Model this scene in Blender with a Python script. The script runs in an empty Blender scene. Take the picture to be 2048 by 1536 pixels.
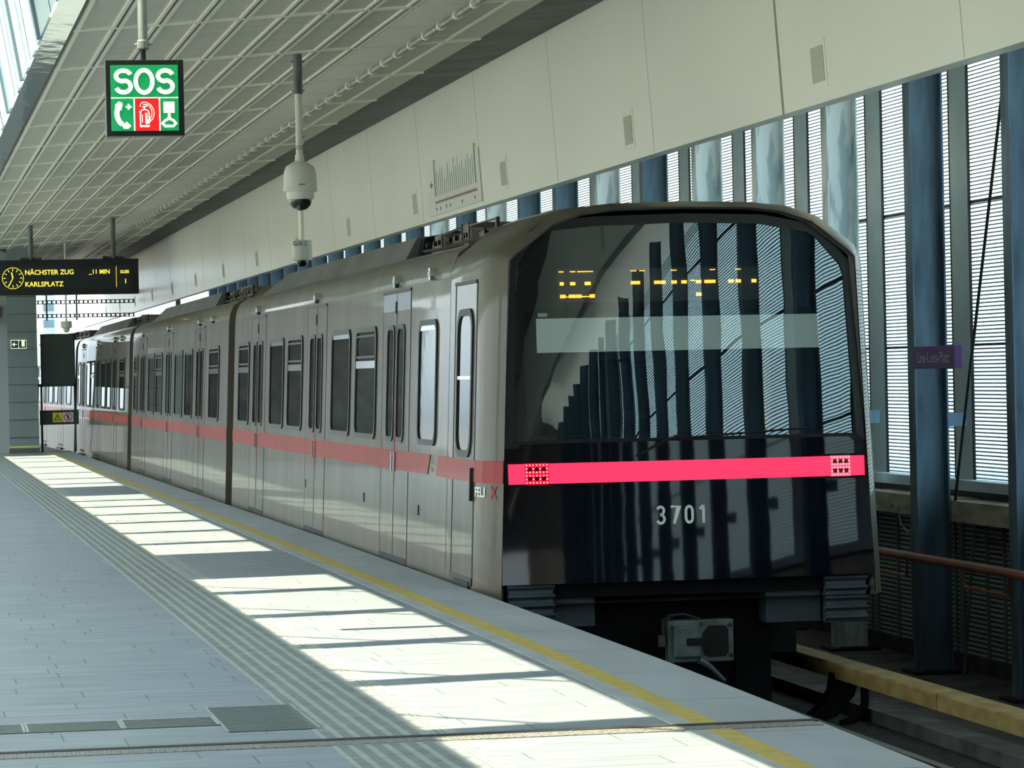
import bpy, bmesh, math, random
from mathutils import Vector, Matrix
random.seed(7)
PI = math.pi
sc = bpy.context.scene
C = sc.collection

# ------------------------------------------------------------------ camera
cam = bpy.data.objects.new('camera', bpy.data.cameras.new('camera')); C.objects.link(cam)
cam.matrix_world = (Matrix.Translation((0, 0, 1.55)) @ Matrix.Rotation(-math.radians(10.4502), 4, 'Z')
                    @ Matrix.Rotation(PI/2 + math.radians(-0.2101), 4, 'X') @ Matrix.Rotation(-.0215, 4, 'Z'))
cam.data.sensor_fit = 'HORIZONTAL'; cam.data.sensor_width = 36
cam.data.lens = 6700/2048*36
cam.data.clip_start = .1; cam.data.clip_end = 2000
sc.camera = cam

# ------------------------------------------------------------------ world, sun, exposure
w = bpy.data.worlds.new('world'); sc.world = w; w.use_nodes = True
nt = w.node_tree; nt.nodes.clear()
wo = nt.nodes.new('ShaderNodeOutputWorld'); bg = nt.nodes.new('ShaderNodeBackground')
tc = nt.nodes.new('ShaderNodeTexCoord'); hz = nt.nodes.new('ShaderNodeMapRange'); hz.inputs['From Min'].default_value = -1; sx = nt.nodes.new('ShaderNodeSeparateXYZ'); cr = nt.nodes.new('ShaderNodeValToRGB')
nt.links.new(tc.outputs['Generated'], sx.inputs[0]); nt.links.new(sx.outputs['Z'], hz.inputs['Value']); nt.links.new(hz.outputs[0], cr.inputs[0])
e = cr.color_ramp.elements
e[0].position = 0.0; e[0].color = (.85, .80, .62, 1)  # bright lower half added as ground bounce towards the ceiling
e[1].position = 1.0; e[1].color = (.42, .58, .80, 1)
for p, c in ((.488, (.45, .44, .36, 1)), (.499, (.22, .26, .28, 1)), (.502, (.26, .33, .37, 1)), (.51, (.36, .44, .48, 1)), (.53, (.50, .55, .56, 1)), (.6, (.80, .90, .90, 1))):
    n = e.new(p); n.color = c
nt.links.new(cr.outputs[0], bg.inputs[0]); nt.links.new(bg.outputs[0], wo.inputs[0])
bg.inputs[1].default_value = 3.0
sun = bpy.data.objects.new('sun', bpy.data.lights.new('sun', 'SUN')); C.objects.link(sun)
SD = Vector((1, .15, -2.2)).normalized()
sun.rotation_euler = SD.to_track_quat('-Z', 'Y').to_euler(); sun.location = (-10, 0, 30)
sun.data.energy = 11.0; sun.data.angle = math.radians(.55); sun.data.color = (1, .87, .57)
sc.view_settings.view_transform = 'Standard'; sc.view_settings.look = 'None'
sc.view_settings.gamma = 1; sc.view_settings.use_curve_mapping = False
sc.view_settings.exposure = 0.85
sc.cycles.max_bounces = 10; sc.cycles.transparent_max_bounces = 16
sc.cycles.sample_clamp_indirect = 6.0
sc.cycles.caustics_reflective = False

# ------------------------------------------------------------------ materials
M = {}
def mat(name, col, rough=.5, metal=0., spec=.5, coat=0., coat_r=.03, emit=None, es=0., noise=0., nscale=(3, 3, 3), bump=0., bscale=(8, 8, 8), ior=1.45, col2=None, ramp=(.35, .65)):
    m = bpy.data.materials.new(name); m.use_nodes = True; t = m.node_tree; b = t.nodes['Principled BSDF']
    b.inputs['Base Color'].default_value = (*col, 1); b.inputs['Roughness'].default_value = rough
    b.inputs['Metallic'].default_value = metal; b.inputs['Specular IOR Level'].default_value = spec; b.inputs['IOR'].default_value = ior
    b.inputs['Coat Weight'].default_value = coat; b.inputs['Coat Roughness'].default_value = coat_r
    if emit: b.inputs['Emission Color'].default_value = (*emit, 1); b.inputs['Emission Strength'].default_value = es
    def nz(scale, detail=5):
        g = t.nodes.new('ShaderNodeTexCoord'); mp = t.nodes.new('ShaderNodeMapping'); n = t.nodes.new('ShaderNodeTexNoise')
        mp.inputs['Scale'].default_value = scale; n.inputs['Scale'].default_value = 1; n.inputs['Detail'].default_value = detail
        t.links.new(g.outputs['Object'], mp.inputs[0]); t.links.new(mp.outputs[0], n.inputs[0]); return n
    if noise or col2:
        n = nz(nscale); r = t.nodes.new('ShaderNodeValToRGB')
        r.color_ramp.elements[0].position = ramp[0]; r.color_ramp.elements[1].position = ramp[1]
        if col2: a, c = col, col2
        else: a = tuple(x*(1-noise) for x in col); c = tuple(min(1, x*(1+noise)) for x in col)
        r.color_ramp.elements[0].color = (*a, 1); r.color_ramp.elements[1].color = (*c, 1)
        t.links.new(n.outputs[0], r.inputs[0]); t.links.new(r.outputs[0], b.inputs['Base Color'])
    if bump:
        n = nz(bscale, 3); bp = t.nodes.new('ShaderNodeBump'); bp.inputs['Strength'].default_value = bump; bp.inputs['Distance'].default_value = .02
        t.links.new(n.outputs[0], bp.inputs['Height']); t.links.new(bp.outputs[0], b.inputs['Normal'])
        if coat: t.links.new(bp.outputs[0], b.inputs['Coat Normal'])
    M[name] = m; return m
mat('silver', (.115, .10, .078), .42, .2, spec=.12, coat=.37, coat_r=.05, noise=.2, nscale=(1, 3, .5), bump=.05, bscale=(2, 1.2, 2.2))
mat('roof_grey', (.13, .13, .12), .55, .2, noise=.25, nscale=(1, 1, 1))
mat('rubber', (.012, .013, .014), .5)
mat('window_glass', (.015, .018, .018), .03, 0, ior=1.25, spec=.2, bump=.03, bscale=(1, 1.5, 2))
mat('black_paint', (.001, .002, .005), .03, 0, ior=1.5, bump=.035, bscale=(1.4, 1, 1.2))
mat('black_matt', (.003, .003, .005), .7, spec=.2)
mat('dark_steel', (.015, .018, .02), .7, .0, noise=.4)
mat('buffer_grey', (.07, .09, .11), .6, .2, noise=.2)
mat('coupler_grey', (.10, .13, .135), .55, .4, noise=.35, nscale=(6, 6, 6))
mat('stripe_red', (.30, .035, .028), .5, 0, spec=.15, coat=.2, coat_r=.06, noise=.08)
mat('bar_pink', (.85, .04, .12), .4, emit=(1, .028, .11), es=.5)
mat('lamp_red', (.5, .0, .01), .3, emit=(1, .0, .015), es=.9)
mat('led_red', (1, .1, .1), .4, emit=(1, .12, .16), es=3)
mat('lens_dark', (.1, .0, .005), .1)
mat('led_orange', (1, .4, .05), .4, emit=(1, .36, .03), es=3.2)
mat('led_yellow', (1, .7, .05), .4, emit=(.85, .62, .05), es=1)
mat('blind', (.78, .80, .78), .7)
mat('cab_lining', (.035, .055, .055), .6)
mat('yellow_rail', (.6, .33, .02), .4)
mat('chrome', (.6, .6, .6), .15, 1)
mat('white_mark', (.75, .77, .76), .5)
mat('grey_mark', (.5, .5, .48), .5)
mat('bellows', (.05, .045, .035), .7, noise=.3)
mat('rusty', (.12, .09, .06), .8, .2, noise=.5, nscale=(5, 5, 5), col2=(.30, .26, .2))
mat('fascia', (.80, .80, .68), .42, 0, coat=.2, coat_r=.2, noise=.03, nscale=(.3, .3, .3))
mat('seam', (.09, .10, .09), .7)
mat('fine_seam', (.48, .50, .42), .7)
mat('vent_grey', (.48, .48, .38), .6)
mat('galv', (.30, .32, .30), .45, .6, noise=.4, nscale=(14, 14, 3))
mat('galv_dark', (.13, .14, .14), .5, .5, noise=.3, nscale=(14, 14, 3))
mat('cctv_white', (.66, .67, .60), .4)
mat('cctv_dome', (.005, .005, .01), .05, ior=1.7)
mat('sign_black', (.008, .009, .01), .35)
mat('sign_green', (.0, .27, .08), .5, emit=(0, .27, .08), es=.32)
mat('sign_red', (.72, .005, .01), .5, emit=(.75, .005, .01), es=.32)
mat('sign_cream', (.85, .87, .66), .5, emit=(.85, .87, .66), es=.42)
mat('screen_dark', (.015, .025, .03), .15)
mat('edge_slab', (.28, .31, .352), .7, noise=.08, nscale=(2, .6, 1), bump=.1, bscale=(20, 20, 20))
mat('yellow_line', (.42, .33, .08), .6, noise=.12, nscale=(10, 10, 10))
mat('gutter_strip', (.30, .33, .34), .7, noise=.12, nscale=(5, 2, 1))
mat('tact_light', (.27, .295, .29), .7, noise=.1, nscale=(6, 6, 1))
mat('tact_dark', (.155, .18, .175), .75, noise=.15, nscale=(6, 6, 1))
mat('joint_black', (.012, .013, .014), .8)
mat('grate', (.17, .20, .21), .5, .2)
mat('pit', (.01, .01, .01), .9)
mat('checker_plate', (.20, .19, .19), .6, .1, noise=.35, nscale=(40, 60, 1))
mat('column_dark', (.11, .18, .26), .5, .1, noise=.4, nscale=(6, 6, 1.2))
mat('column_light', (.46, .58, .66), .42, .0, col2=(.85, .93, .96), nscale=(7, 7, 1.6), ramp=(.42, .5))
mat('fin', (.56, .66, .70), .5, .0, noise=.06)
mat('slat', (.50, .56, .60), .5, .0)
mat('lattice_frame', (.20, .26, .27), .6)
mat('concrete', (.50, .46, .37), .85, noise=.3, nscale=(4, 2, 9), bump=.3)
mat('concrete_dark', (.09, .09, .09), .9, noise=.4, nscale=(3, 3, 3), bump=.3)
mat('ballast', (.02, .021, .022), .95, noise=.7, nscale=(14, 14, 14), bump=.9, bscale=(18, 18, 18))  # base colour darkened to hold the shade over the track bed
mat('rail_steel', (.12, .10, .09), .4, .7)
mat('cover_yellow', (.24, .15, .05), .75, noise=.3, nscale=(8, 4, 8), col2=(.36, .26, .11))
mat('pipe_red', (.34, .13, .09), .55, noise=.2)
mat('pillar_panel', (.19, .235, .245), .45, noise=.06, nscale=(.6, .6, .6))
mat('pillar_side', (.30, .33, .33), .5)
mat('lime', (.55, .65, .2), .6)
mat('purple', (.24, .11, .42), .5, noise=.1)
mat('purple_text', (.75, .7, .85), .5)
mat('map_grey', (.70, .74, .68), .5)
mat('map_ink', (.10, .12, .12), .6)
mat('map_line', (.30, .10, .18), .6)
mat('well_white', (.72, .82, .82), .35, noise=.04)
mat('well_rib', (.16, .24, .28), .5)
mat('trim_metal', (.62, .66, .66), .05, .9, bump=.25, bscale=(3, 1.3, 2))
mat('ceiling_plain', (.92, .88, .74), .35, .1, bump=.05, bscale=(3, 1, 3))
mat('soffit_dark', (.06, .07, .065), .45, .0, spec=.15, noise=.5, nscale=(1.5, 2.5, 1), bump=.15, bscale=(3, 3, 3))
mat('roof_deck', (.62, .64, .62), .8)
mat('wall_left_mat', (.30, .30, .26), .7)
mat('mirror_glass', (.09, .115, .11), .12, .2)
mat('mirror_green', (.02, .05, .04), .5)
mat('sign_yellow', (.75, .75, .05), .5)
mat('gantry', (.12, .14, .15), .5, .4)
mat('far_block', (.35, .45, .52), .8)
mat('pane_blue', (.1, .16, .2), .1)

def nodemat(name):
    m = bpy.data.materials.new(name); m.use_nodes = True; M[name] = m; return m, m.node_tree, m.node_tree.nodes['Principled BSDF']
# windscreen: thin tinted glass, reflection + transparency
m, t, b = nodemat('windscreen'); t.nodes.remove(b)
o_ = t.nodes['Material Output']; lw_ = t.nodes.new('ShaderNodeLayerWeight'); lw_.inputs[0].default_value = .5
pw = t.nodes.new('ShaderNodeMath'); pw.operation = 'POWER'; pw.inputs[1].default_value = 4.0
fr = t.nodes.new('ShaderNodeMapRange'); fr.inputs['To Min'].default_value = .145; fr.inputs['To Max'].default_value = .9
t.links.new(lw_.outputs['Facing'], pw.inputs[0]); t.links.new(pw.outputs[0], fr.inputs['Value'])
gl = t.nodes.new('ShaderNodeBsdfGlossy'); gl.inputs['Roughness'].default_value = .0; gl.inputs[0].default_value = (.75, .9, 1, 1)
tr = t.nodes.new('ShaderNodeBsdfTransparent'); tr.inputs[0].default_value = (.80, .86, .86, 1); mx = t.nodes.new('ShaderNodeMixShader')
tcn = t.nodes.new('ShaderNodeTexCoord'); nn = t.nodes.new('ShaderNodeTexNoise'); nn.inputs['Scale'].default_value = 1.6; nn.inputs['Detail'].default_value = 1
bb = t.nodes.new('ShaderNodeBump'); bb.inputs['Strength'].default_value = .012; bb.inputs['Distance'].default_value = .1
t.links.new(tcn.outputs['Object'], nn.inputs[0]); t.links.new(nn.outputs[0], bb.inputs['Height']); t.links.new(bb.outputs[0], gl.inputs['Normal'])
t.links.new(fr.outputs[0], mx.inputs[0]); t.links.new(tr.outputs[0], mx.inputs[1]); t.links.new(gl.outputs[0], mx.inputs[2]); t.links.new(mx.outputs[0], o_.inputs[0])
# frosted glazing behind the louvres
m, t, b = nodemat('frost'); t.nodes.remove(b); o_ = t.nodes['Material Output']
tr = t.nodes.new('ShaderNodeBsdfTransparent'); tr.inputs[0].default_value = (.84, .95, .98, 1)
tl = t.nodes.new('ShaderNodeBsdfTranslucent'); tl.inputs[0].default_value = (.8, .92, .95, 1); mx = t.nodes.new('ShaderNodeMixShader'); mx.inputs[0].default_value = .25
t.links.new(tr.outputs[0], mx.inputs[1]); t.links.new(tl.outputs[0], mx.inputs[2]); t.links.new(mx.outputs[0], o_.inputs[0])
m, t, b = nodemat('diffuser'); t.nodes.remove(b); o_ = t.nodes['Material Output']
tl = t.nodes.new('ShaderNodeBsdfTranslucent'); tl.inputs[0].default_value = (.75, .82, .84, 1); t.links.new(tl.outputs[0], o_.inputs[0])
m, t, b = nodemat('clear_glass'); t.nodes.remove(b); o_ = t.nodes['Material Output']
tr = t.nodes.new('ShaderNodeBsdfTransparent'); tr.inputs[0].default_value = (.93, .97, .97, 1)
gl = t.nodes.new('ShaderNodeBsdfGlossy'); gl.inputs['Roughness'].default_value = .0
mx = t.nodes.new('ShaderNodeMixShader'); mx.inputs[0].default_value = .05
t.links.new(tr.outputs[0], mx.inputs[1]); t.links.new(gl.outputs[0], mx.inputs[2]); t.links.new(mx.outputs[0], o_.inputs[0])
# plank paving
m, t, b = nodemat('paving')
tcn = t.nodes.new('ShaderNodeTexCoord'); br = t.nodes.new('ShaderNodeTexBrick')
br.inputs['Scale'].default_value = 1; br.inputs['Brick Width'].default_value = .88; br.inputs['Row Height'].default_value = .285
br.inputs['Mortar Size'].default_value = .0045; br.inputs['Mortar Smooth'].default_value = .2; br.offset = 0; br.inputs['Bias'].default_value = 0
br.inputs['Color1'].default_value = (.19, .222, .258, 1); br.inputs['Color2'].default_value = (.214, .245, .28, 1); br.inputs['Mortar'].default_value = (.10, .12, .13, 1)
mp = t.nodes.new('ShaderNodeMapping'); mp.inputs['Scale'].default_value = (1.2, 9, 1); n1 = t.nodes.new('ShaderNodeTexNoise'); n1.inputs['Scale'].default_value = 1.6; n1.inputs['Detail'].default_value = 6
mixc = t.nodes.new('ShaderNodeMix'); mixc.data_type = 'RGBA'; mixc.blend_type = 'OVERLAY'; mixc.inputs[0].default_value = .45
sp_ = t.nodes.new('ShaderNodeSeparateXYZ'); dv = t.nodes.new('ShaderNodeMath'); dv.operation = 'DIVIDE'; dv.inputs[1].default_value = .285
fl_ = t.nodes.new('ShaderNodeMath'); fl_.operation = 'FLOOR'; wn_ = t.nodes.new('ShaderNodeTexWhiteNoise'); wn_.noise_dimensions = '1D'
ad = t.nodes.new('ShaderNodeMath'); ad.operation = 'ADD'; cb = t.nodes.new('ShaderNodeCombineXYZ')
t.links.new(tcn.outputs['Object'], sp_.inputs[0]); t.links.new(sp_.outputs['Y'], dv.inputs[0]); t.links.new(dv.outputs[0], fl_.inputs[0]); t.links.new(fl_.outputs[0], wn_.inputs['W'])
t.links.new(sp_.outputs['X'], ad.inputs[0]); t.links.new(wn_.outputs['Value'], ad.inputs[1]); t.links.new(ad.outputs[0], cb.inputs['X']); t.links.new(sp_.outputs['Y'], cb.inputs['Y'])
t.links.new(cb.outputs[0], br.inputs[0]); t.links.new(tcn.outputs['Object'], mp.inputs[0]); t.links.new(mp.outputs[0], n1.inputs[0])
t.links.new(br.outputs[0], mixc.inputs[6]); t.links.new(n1.outputs[0], mixc.inputs[7]); t.links.new(mixc.outputs[2], b.inputs['Base Color'])
b.inputs['Roughness'].default_value = .6; b.inputs['Specular IOR Level'].default_value = .25
bb = t.nodes.new('ShaderNodeBump'); bb.inputs['Strength'].default_value = .25; bb.inputs['Distance'].default_value = .01
t.links.new(n1.outputs[0], bb.inputs['Height']); t.links.new(bb.outputs[0], b.inputs['Normal'])
# perforated ceiling panel
m, t, b = nodemat('mesh_panel')
tcn = t.nodes.new('ShaderNodeTexCoord'); mp = t.nodes.new('ShaderNodeMapping'); mp.inputs['Scale'].default_value = (.35, 9, 1)
n1 = t.nodes.new('ShaderNodeTexNoise'); n1.inputs['Scale'].default_value = 3; n1.inputs['Detail'].default_value = 6
rr = t.nodes.new('ShaderNodeValToRGB'); rr.color_ramp.elements[0].color = (.46, .45, .37, 1); rr.color_ramp.elements[1].color = (.64, .62, .51, 1)
rr.color_ramp.elements[0].position = .3; rr.color_ramp.elements[1].position = .7
t.links.new(tcn.outputs['Object'], mp.inputs[0]); t.links.new(mp.outputs[0], n1.inputs[0]); t.links.new(n1.outputs[0], rr.inputs[0]); t.links.new(rr.outputs[0], b.inputs['Base Color'])
b.inputs['Roughness'].default_value = .45; b.inputs['Specular IOR Level'].default_value = .3
bb = t.nodes.new('ShaderNodeBump'); bb.inputs['Strength'].default_value = .12; bb.inputs['Distance'].default_value = .02
t.links.new(n1.outputs[0], bb.inputs['Height']); t.links.new(bb.outputs[0], b.inputs['Normal'])
# lattice (woven grille) wall below the ledge
m, t, b = nodemat('lattice')
tcn = t.nodes.new('ShaderNodeTexCoord'); wv = t.nodes.new('ShaderNodeTexWave'); wv.wave_type = 'BANDS'; wv.bands_direction = 'Z'
wv.inputs['Scale'].default_value = 7.5; wv.inputs['Distortion'].default_value = 1.2; wv.inputs['Detail Scale'].default_value = 4
rr = t.nodes.new('ShaderNodeValToRGB'); rr.color_ramp.elements[0].color = (.07, .09, .10, 1); rr.color_ramp.elements[1].color = (.55, .65, .68, 1)
rr.color_ramp.elements[0].position = .35; rr.color_ramp.elements[1].position = .6
t.links.new(tcn.outputs['Object'], wv.inputs[0]); t.links.new(wv.outputs[0], rr.inputs[0]); t.links.new(rr.outputs[0], b.inputs['Base Color']); b.inputs['Roughness'].default_value = .7

# ------------------------------------------------------------------ helpers
def base_of(parent):
    v = Vector((0, 0, 0)); p = parent
    while p is not None: v += p.location; p = p.parent
    return v
class MB:
    """collects shapes given in world coordinates; build() links them as one mesh object"""
    def __init__(s): s.v = []; s.f = []
    def add(s, vs, fs):
        k = len(s.v); s.v += [tuple(v) for v in vs]; s.f += [tuple(i+k for i in f) for f in fs]; return s
    def box(s, x0, x1, y0, y1, z0, z1, mtx=None):
        vs = [Vector((x, y, z)) for x in (x0, x1) for y in (y0, y1) for z in (z0, z1)]
        if mtx: vs = [mtx @ v for v in vs]
        return s.add(vs, [(0, 1, 3, 2), (4, 6, 7, 5), (0, 4, 5, 1), (2, 3, 7, 6), (0, 2, 6, 4), (1, 5, 7, 3)])
    def prism(s, pts, axis, a, b):
        """2D outline extruded along axis from a to b; pts in the two other axes in order"""
        n = len(pts); mk = {'x': lambda p, q: (q, p[0], p[1]), 'y': lambda p, q: (p[0], q, p[1]), 'z': lambda p, q: (p[0], p[1], q)}[axis]
        vs = [mk(p, a) for p in pts] + [mk(p, b) for p in pts]
        return s.add(vs, [tuple(range(n)), tuple(range(2*n-1, n-1, -1))] + [(i, i+n, (i+1) % n+n, (i+1) % n) for i in range(n)])
    def tube(s, pts, r, n=10, cap=True):
        pts = [Vector(p) for p in pts]; rings = []
        up = None
        for i, p in enumerate(pts):
            d = (pts[min(i+1, len(pts)-1)]-pts[max(i-1, 0)]).normalized()
            if up is None: up = Vector((0, 0, 1)) if abs(d.z) < .9 else Vector((1, 0, 0))
            a = d.cross(up).normalized(); bq = a.cross(d).normalized(); up = bq
            rr_ = r[i] if isinstance(r, (list, tuple)) else r
            rings.append([p+a*math.cos(2*PI*k/n)*rr_+bq*math.sin(2*PI*k/n)*rr_ for k in range(n)])
        vs = [v for g in rings for v in g]; fs = []
        for i in range(len(pts)-1):
            for k in range(n): fs.append((i*n+k, i*n+(k+1) % n, (i+1)*n+(k+1) % n, (i+1)*n+k))
        if cap: fs += [tuple(range(n-1, -1, -1)), tuple((len(pts)-1)*n+k for k in range(n))]
        return s.add(vs, fs)
    def lathe(s, cx, cy, prof, n=24):
        vs = [(cx+r*math.cos(2*PI*k/n), cy+r*math.sin(2*PI*k/n), z) for r, z in prof for k in range(n)]; fs = []
        for i in range(len(prof)-1):
            for k in range(n): fs.append((i*n+k, i*n+(k+1) % n, (i+1)*n+(k+1) % n, (i+1)*n+k))
        fs += [tuple(range(n-1, -1, -1)), tuple((len(prof)-1)*n+k for k in range(n))]
        return s.add(vs, fs)
    def build(s, name, m, parent=None, smooth=False, bevel=0.):
        me = bpy.data.meshes.new(name); off = base_of(parent)
        me.from_pydata([Vector(v)-off for v in s.v], [], s.f); me.update()
        bm = bmesh.new(); bm.from_mesh(me); bmesh.ops.recalc_face_normals(bm, faces=bm.faces); bm.to_mesh(me); bm.free()
        me.materials.append(M[m] if isinstance(m, str) else m)
        if smooth:
            for p in me.polygons: p.use_smooth = True
            try: me.set_sharp_from_angle(angle=math.radians(38))
            except Exception: pass
        o = bpy.data.objects.new(name, me); C.objects.link(o)
        if parent: o.parent = parent
        if bevel:
            bv = o.modifiers.new('bevel', 'BEVEL'); bv.width = bevel; bv.segments = 2; bv.limit_method = 'ANGLE'
        return o
def tag(o, label=None, cat=None, group=None, kind=None):
    if label: o['label'] = label
    if cat: o['category'] = cat
    if group: o['group'] = group
    if kind: o['kind'] = kind
    return o
def empty(name, loc, label=None, cat=None, group=None, kind=None):
    o = bpy.data.objects.new(name, None); C.objects.link(o); o.location = loc; o.empty_display_size = .2
    return tag(o, label, cat, group, kind)
def struct(o): o['kind'] = 'structure'; return o
def copy_tree(o, parent=None):
    c = o.copy(); C.objects.link(c); c.parent = parent
    for ch in list(o.children): copy_tree(ch, c)
    return c
def box(name, m, x0, x1, y0, y1, z0, z1, parent=None, bevel=0.): return MB().box(x0, x1, y0, y1, z0, z1).build(name, m, parent, bevel=bevel)
def text_mesh(txt, size, align='LEFT', bold=0., width=1.):
    cu = bpy.data.curves.new('t', 'FONT'); cu.body = txt; cu.size = size; cu.align_x = align; cu.offset = bold; cu.resolution_u = 4
    o = bpy.data.objects.new('t', cu); C.objects.link(o); me = bpy.data.meshes.new_from_object(o)
    vs = [(v.co.x*width, v.co.y) for v in me.vertices]; fs = [tuple(p.vertices) for p in me.polygons]
    bpy.data.objects.remove(o); bpy.data.meshes.remove(me); bpy.data.curves.remove(cu)
    return vs, fs
def put2d(mb, vs, fs, origin, ux, uz):
    """place flat 2D shapes on a plane: origin + x*ux + y*uz"""
    o = Vector(origin); ux = Vector(ux); uz = Vector(uz); mb.add([o+ux*x+uz*y for x, y in vs], fs); return mb
def ribbon(pts, wd, closed=False):
    n = len(pts); L = []; R = []
    for i, p in enumerate(pts):
        a = pts[(i-1) % n] if (closed or i > 0) else p; b = pts[(i+1) % n] if (closed or i < n-1) else p
        dx, dy = b[0]-a[0], b[1]-a[1]; l = math.hypot(dx, dy) or 1; nx, ny = -dy/l, dx/l
        d1 = (p[0]-a[0], p[1]-a[1]); l1 = math.hypot(*d1)
        k = 1.
        if l1 > 1e-9 and math.hypot(b[0]-p[0], b[1]-p[1]) > 1e-9:
            cs = (-d1[1]/l1)*nx+(d1[0]/l1)*ny; k = 1/max(cs, .5)
        L.append((p[0]+nx*wd/2*k, p[1]+ny*wd/2*k)); R.append((p[0]-nx*wd/2*k, p[1]-ny*wd/2*k))
    vs = L+R; m = n if closed else n-1
    return vs, [(i, (i+1) % n, (i+1) % n+n, i+n) for i in range(m)]
def arc(cx, cy, rx, ry, a0, a1, n=14): return [(cx+rx*math.cos(math.radians(a0+(a1-a0)*i/n)), cy+ry*math.sin(math.radians(a0+(a1-a0)*i/n))) for i in range(n+1)]

# ------------------------------------------------------------------ platform
CP = [(-40, -.30), (6, -.26), (10, -.18), (12.4, -.12), (14.6, -.07), (17.2, -.02), (22, 0), (31, .01), (40, -.03), (53, -.08), (72, -.17), (80, -.20)]
def cv(y):
    for (a, p), (b, q) in zip(CP, CP[1:]):
        if y <= b: return p+(q-p)*(y-a)/(b-a)
    return CP[-1][1]
def strip(mb, x0, x1, ys, z0, z1, curve=True):
    g = cv if curve else (lambda y: 0)
    n = len(ys); vs = []
    for y in ys: vs += [(x0+g(y), y, z0), (x1+g(y), y, z0), (x1+g(y), y, z1), (x0+g(y), y, z1)]
    fs = [(0, 1, 2, 3), tuple(4*(n-1)+i for i in (3, 2, 1, 0))]
    for i in range(n-1):
        for k in range(4): fs.append((4*i+k, 4*i+4+k, 4*i+4+(k+1) % 4, 4*i+(k+1) % 4))
    return mb.add(vs, fs)
YS = [-28, -10, 0, 6, 9, 10.5, 12, 13.3, 14.6, 16, 17.5, 20, 23, 27, 31, 36, 40, 46, 53, 60, 68, 75.5]
fl = struct(strip(MB(), -9.0, 3.40, YS, -1.15, 0).build('floor', 'paving'))
es = struct(strip(MB(), 3.40, 4.01, YS, -1.15, .0).build('trim_1', 'edge_slab'))
strip(MB(), 3.37, 3.465, YS, -.01, .003).build('gutter_strip', 'gutter_strip', es)
yl = strip(MB(), 3.465, 3.575, YS, 0, .004).build('safety_line', 'yellow_line')
tag(yl, 'yellow painted safety line running the length of the platform edge', 'safety line')
mb = MB()
for i in range(48):
    y = 8+i*1.45
    if y < 75: mb.box(3.58+cv(y), 4.008+cv(y), y, y+.006, .0, .0015)
mb.build('slab_joint', 'gutter_strip', es)
# tactile paving
tp = empty('tactile_strip', (1.77, 20, 0), 'grooved grey tactile guidance strip set in the platform paving left of the sunlit patches', 'tactile paving')
strip(MB(), 1.765, 2.215, [2, 75], -.001, .0015, False).build('base_strip', 'tact_light', tp)
for i in range(6): strip(MB(), 1.785+i*.073, 1.827+i*.073, [2, 75], 0, .0035, False).build('groove', 'tact_dark', tp)
strip(MB(), 2.215, 2.36, [2, 75], -.001, .0013, False).build('border_strip', 'tact_light', tp)
mb = MB()
for k in range(240):
    y = 9+k*.3
    if y > 75: break
    for i in range(6): mb.box(1.787+i*.073, 1.829+i*.073, y, y+.012, .0034, .0045)
    mb.box(2.225, 2.26, y+.1, y+.112, .0012, .0025); mb.box(2.315, 2.355, y+.1, y+.112, .0012, .0025)
mb.box(2.268, 2.280, 2, 75, .0, .0022); mb.box(2.298, 2.306, 2, 75, .0, .0022)
mb.build('joint_marks', 'joint_black' if False else 'tact_dark', tp)
# expansion joint across the platform
ej = empty('expansion_joint', (0, 14.1, 0), 'dark expansion joint with metal cover plate crossing the platform in front', 'expansion joint')
box('rubber_gap', 'joint_black', -8, 3.92, 14.088, 14.16, 0, .007, ej)
box('cover_plate', 'checker_plate', -8, 3.90, 13.93, 14.088, 0, .0045, ej)
mb = MB()
for i in range(260):
    x = -1+i*.0185; mb.box(x, x+.009, 13.955+(i % 2)*.03, 13.975+(i % 2)*.03, .0044, .0062)
    mb.box(x+.003, x+.012, 14.02+(i % 2)*.02, 14.04+(i % 2)*.02, .0044, .0062)
mb.build('raised_studs', 'checker_plate', ej)
def grate(name, x0, x1, y0, y1, nbar, label, group=None):
    r = empty(name, ((x0+x1)/2, (y0+y1)/2, 0), label, 'drain grate', group)
    box('pit', 'pit', x0, x1, y0, y1, 0, .0012, r)
    mb = MB(); e_ = .012
    mb.add([(x0-e_, y0-.004, .006), (x1+e_, y0-.004, .006), (x1+e_, y1+.004, .006), (x0-e_, y1+.004, .006), (x0, y0, .006), (x1, y0, .006), (x1, y1, .006), (x0, y1, .006)], [(0, 1, 5, 4), (1, 2, 6, 5), (2, 3, 7, 6), (3, 0, 4, 7)]); mb.build('frame', 'tact_light', r)
    mb = MB(); p = (y1-y0)/nbar
    for i in range(nbar): mb.box(x0, x1, y0+i*p, y0+i*p+p*.4, .001, .005)
    mb.build('bars', 'grate', r); return r
grate('drain_grate', 1.41, 1.80, 14.62, 15.76, 20, 'large square ribbed floor grate touching the tactile strip')
grate('channel_grate', .985, 1.385, 14.93, 15.33, 7, 'long ribbed channel grate joined to the large square grate', 'channel grates')
grate('channel_grate', .555, .958, 14.93, 15.33, 7, 'second ribbed channel grate left of the large square grate', 'channel grates')
grate('channel_grate', .13, .528, 14.93, 15.33, 7, 'ribbed channel grate cut off by the left edge of the picture', 'channel grates')

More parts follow.
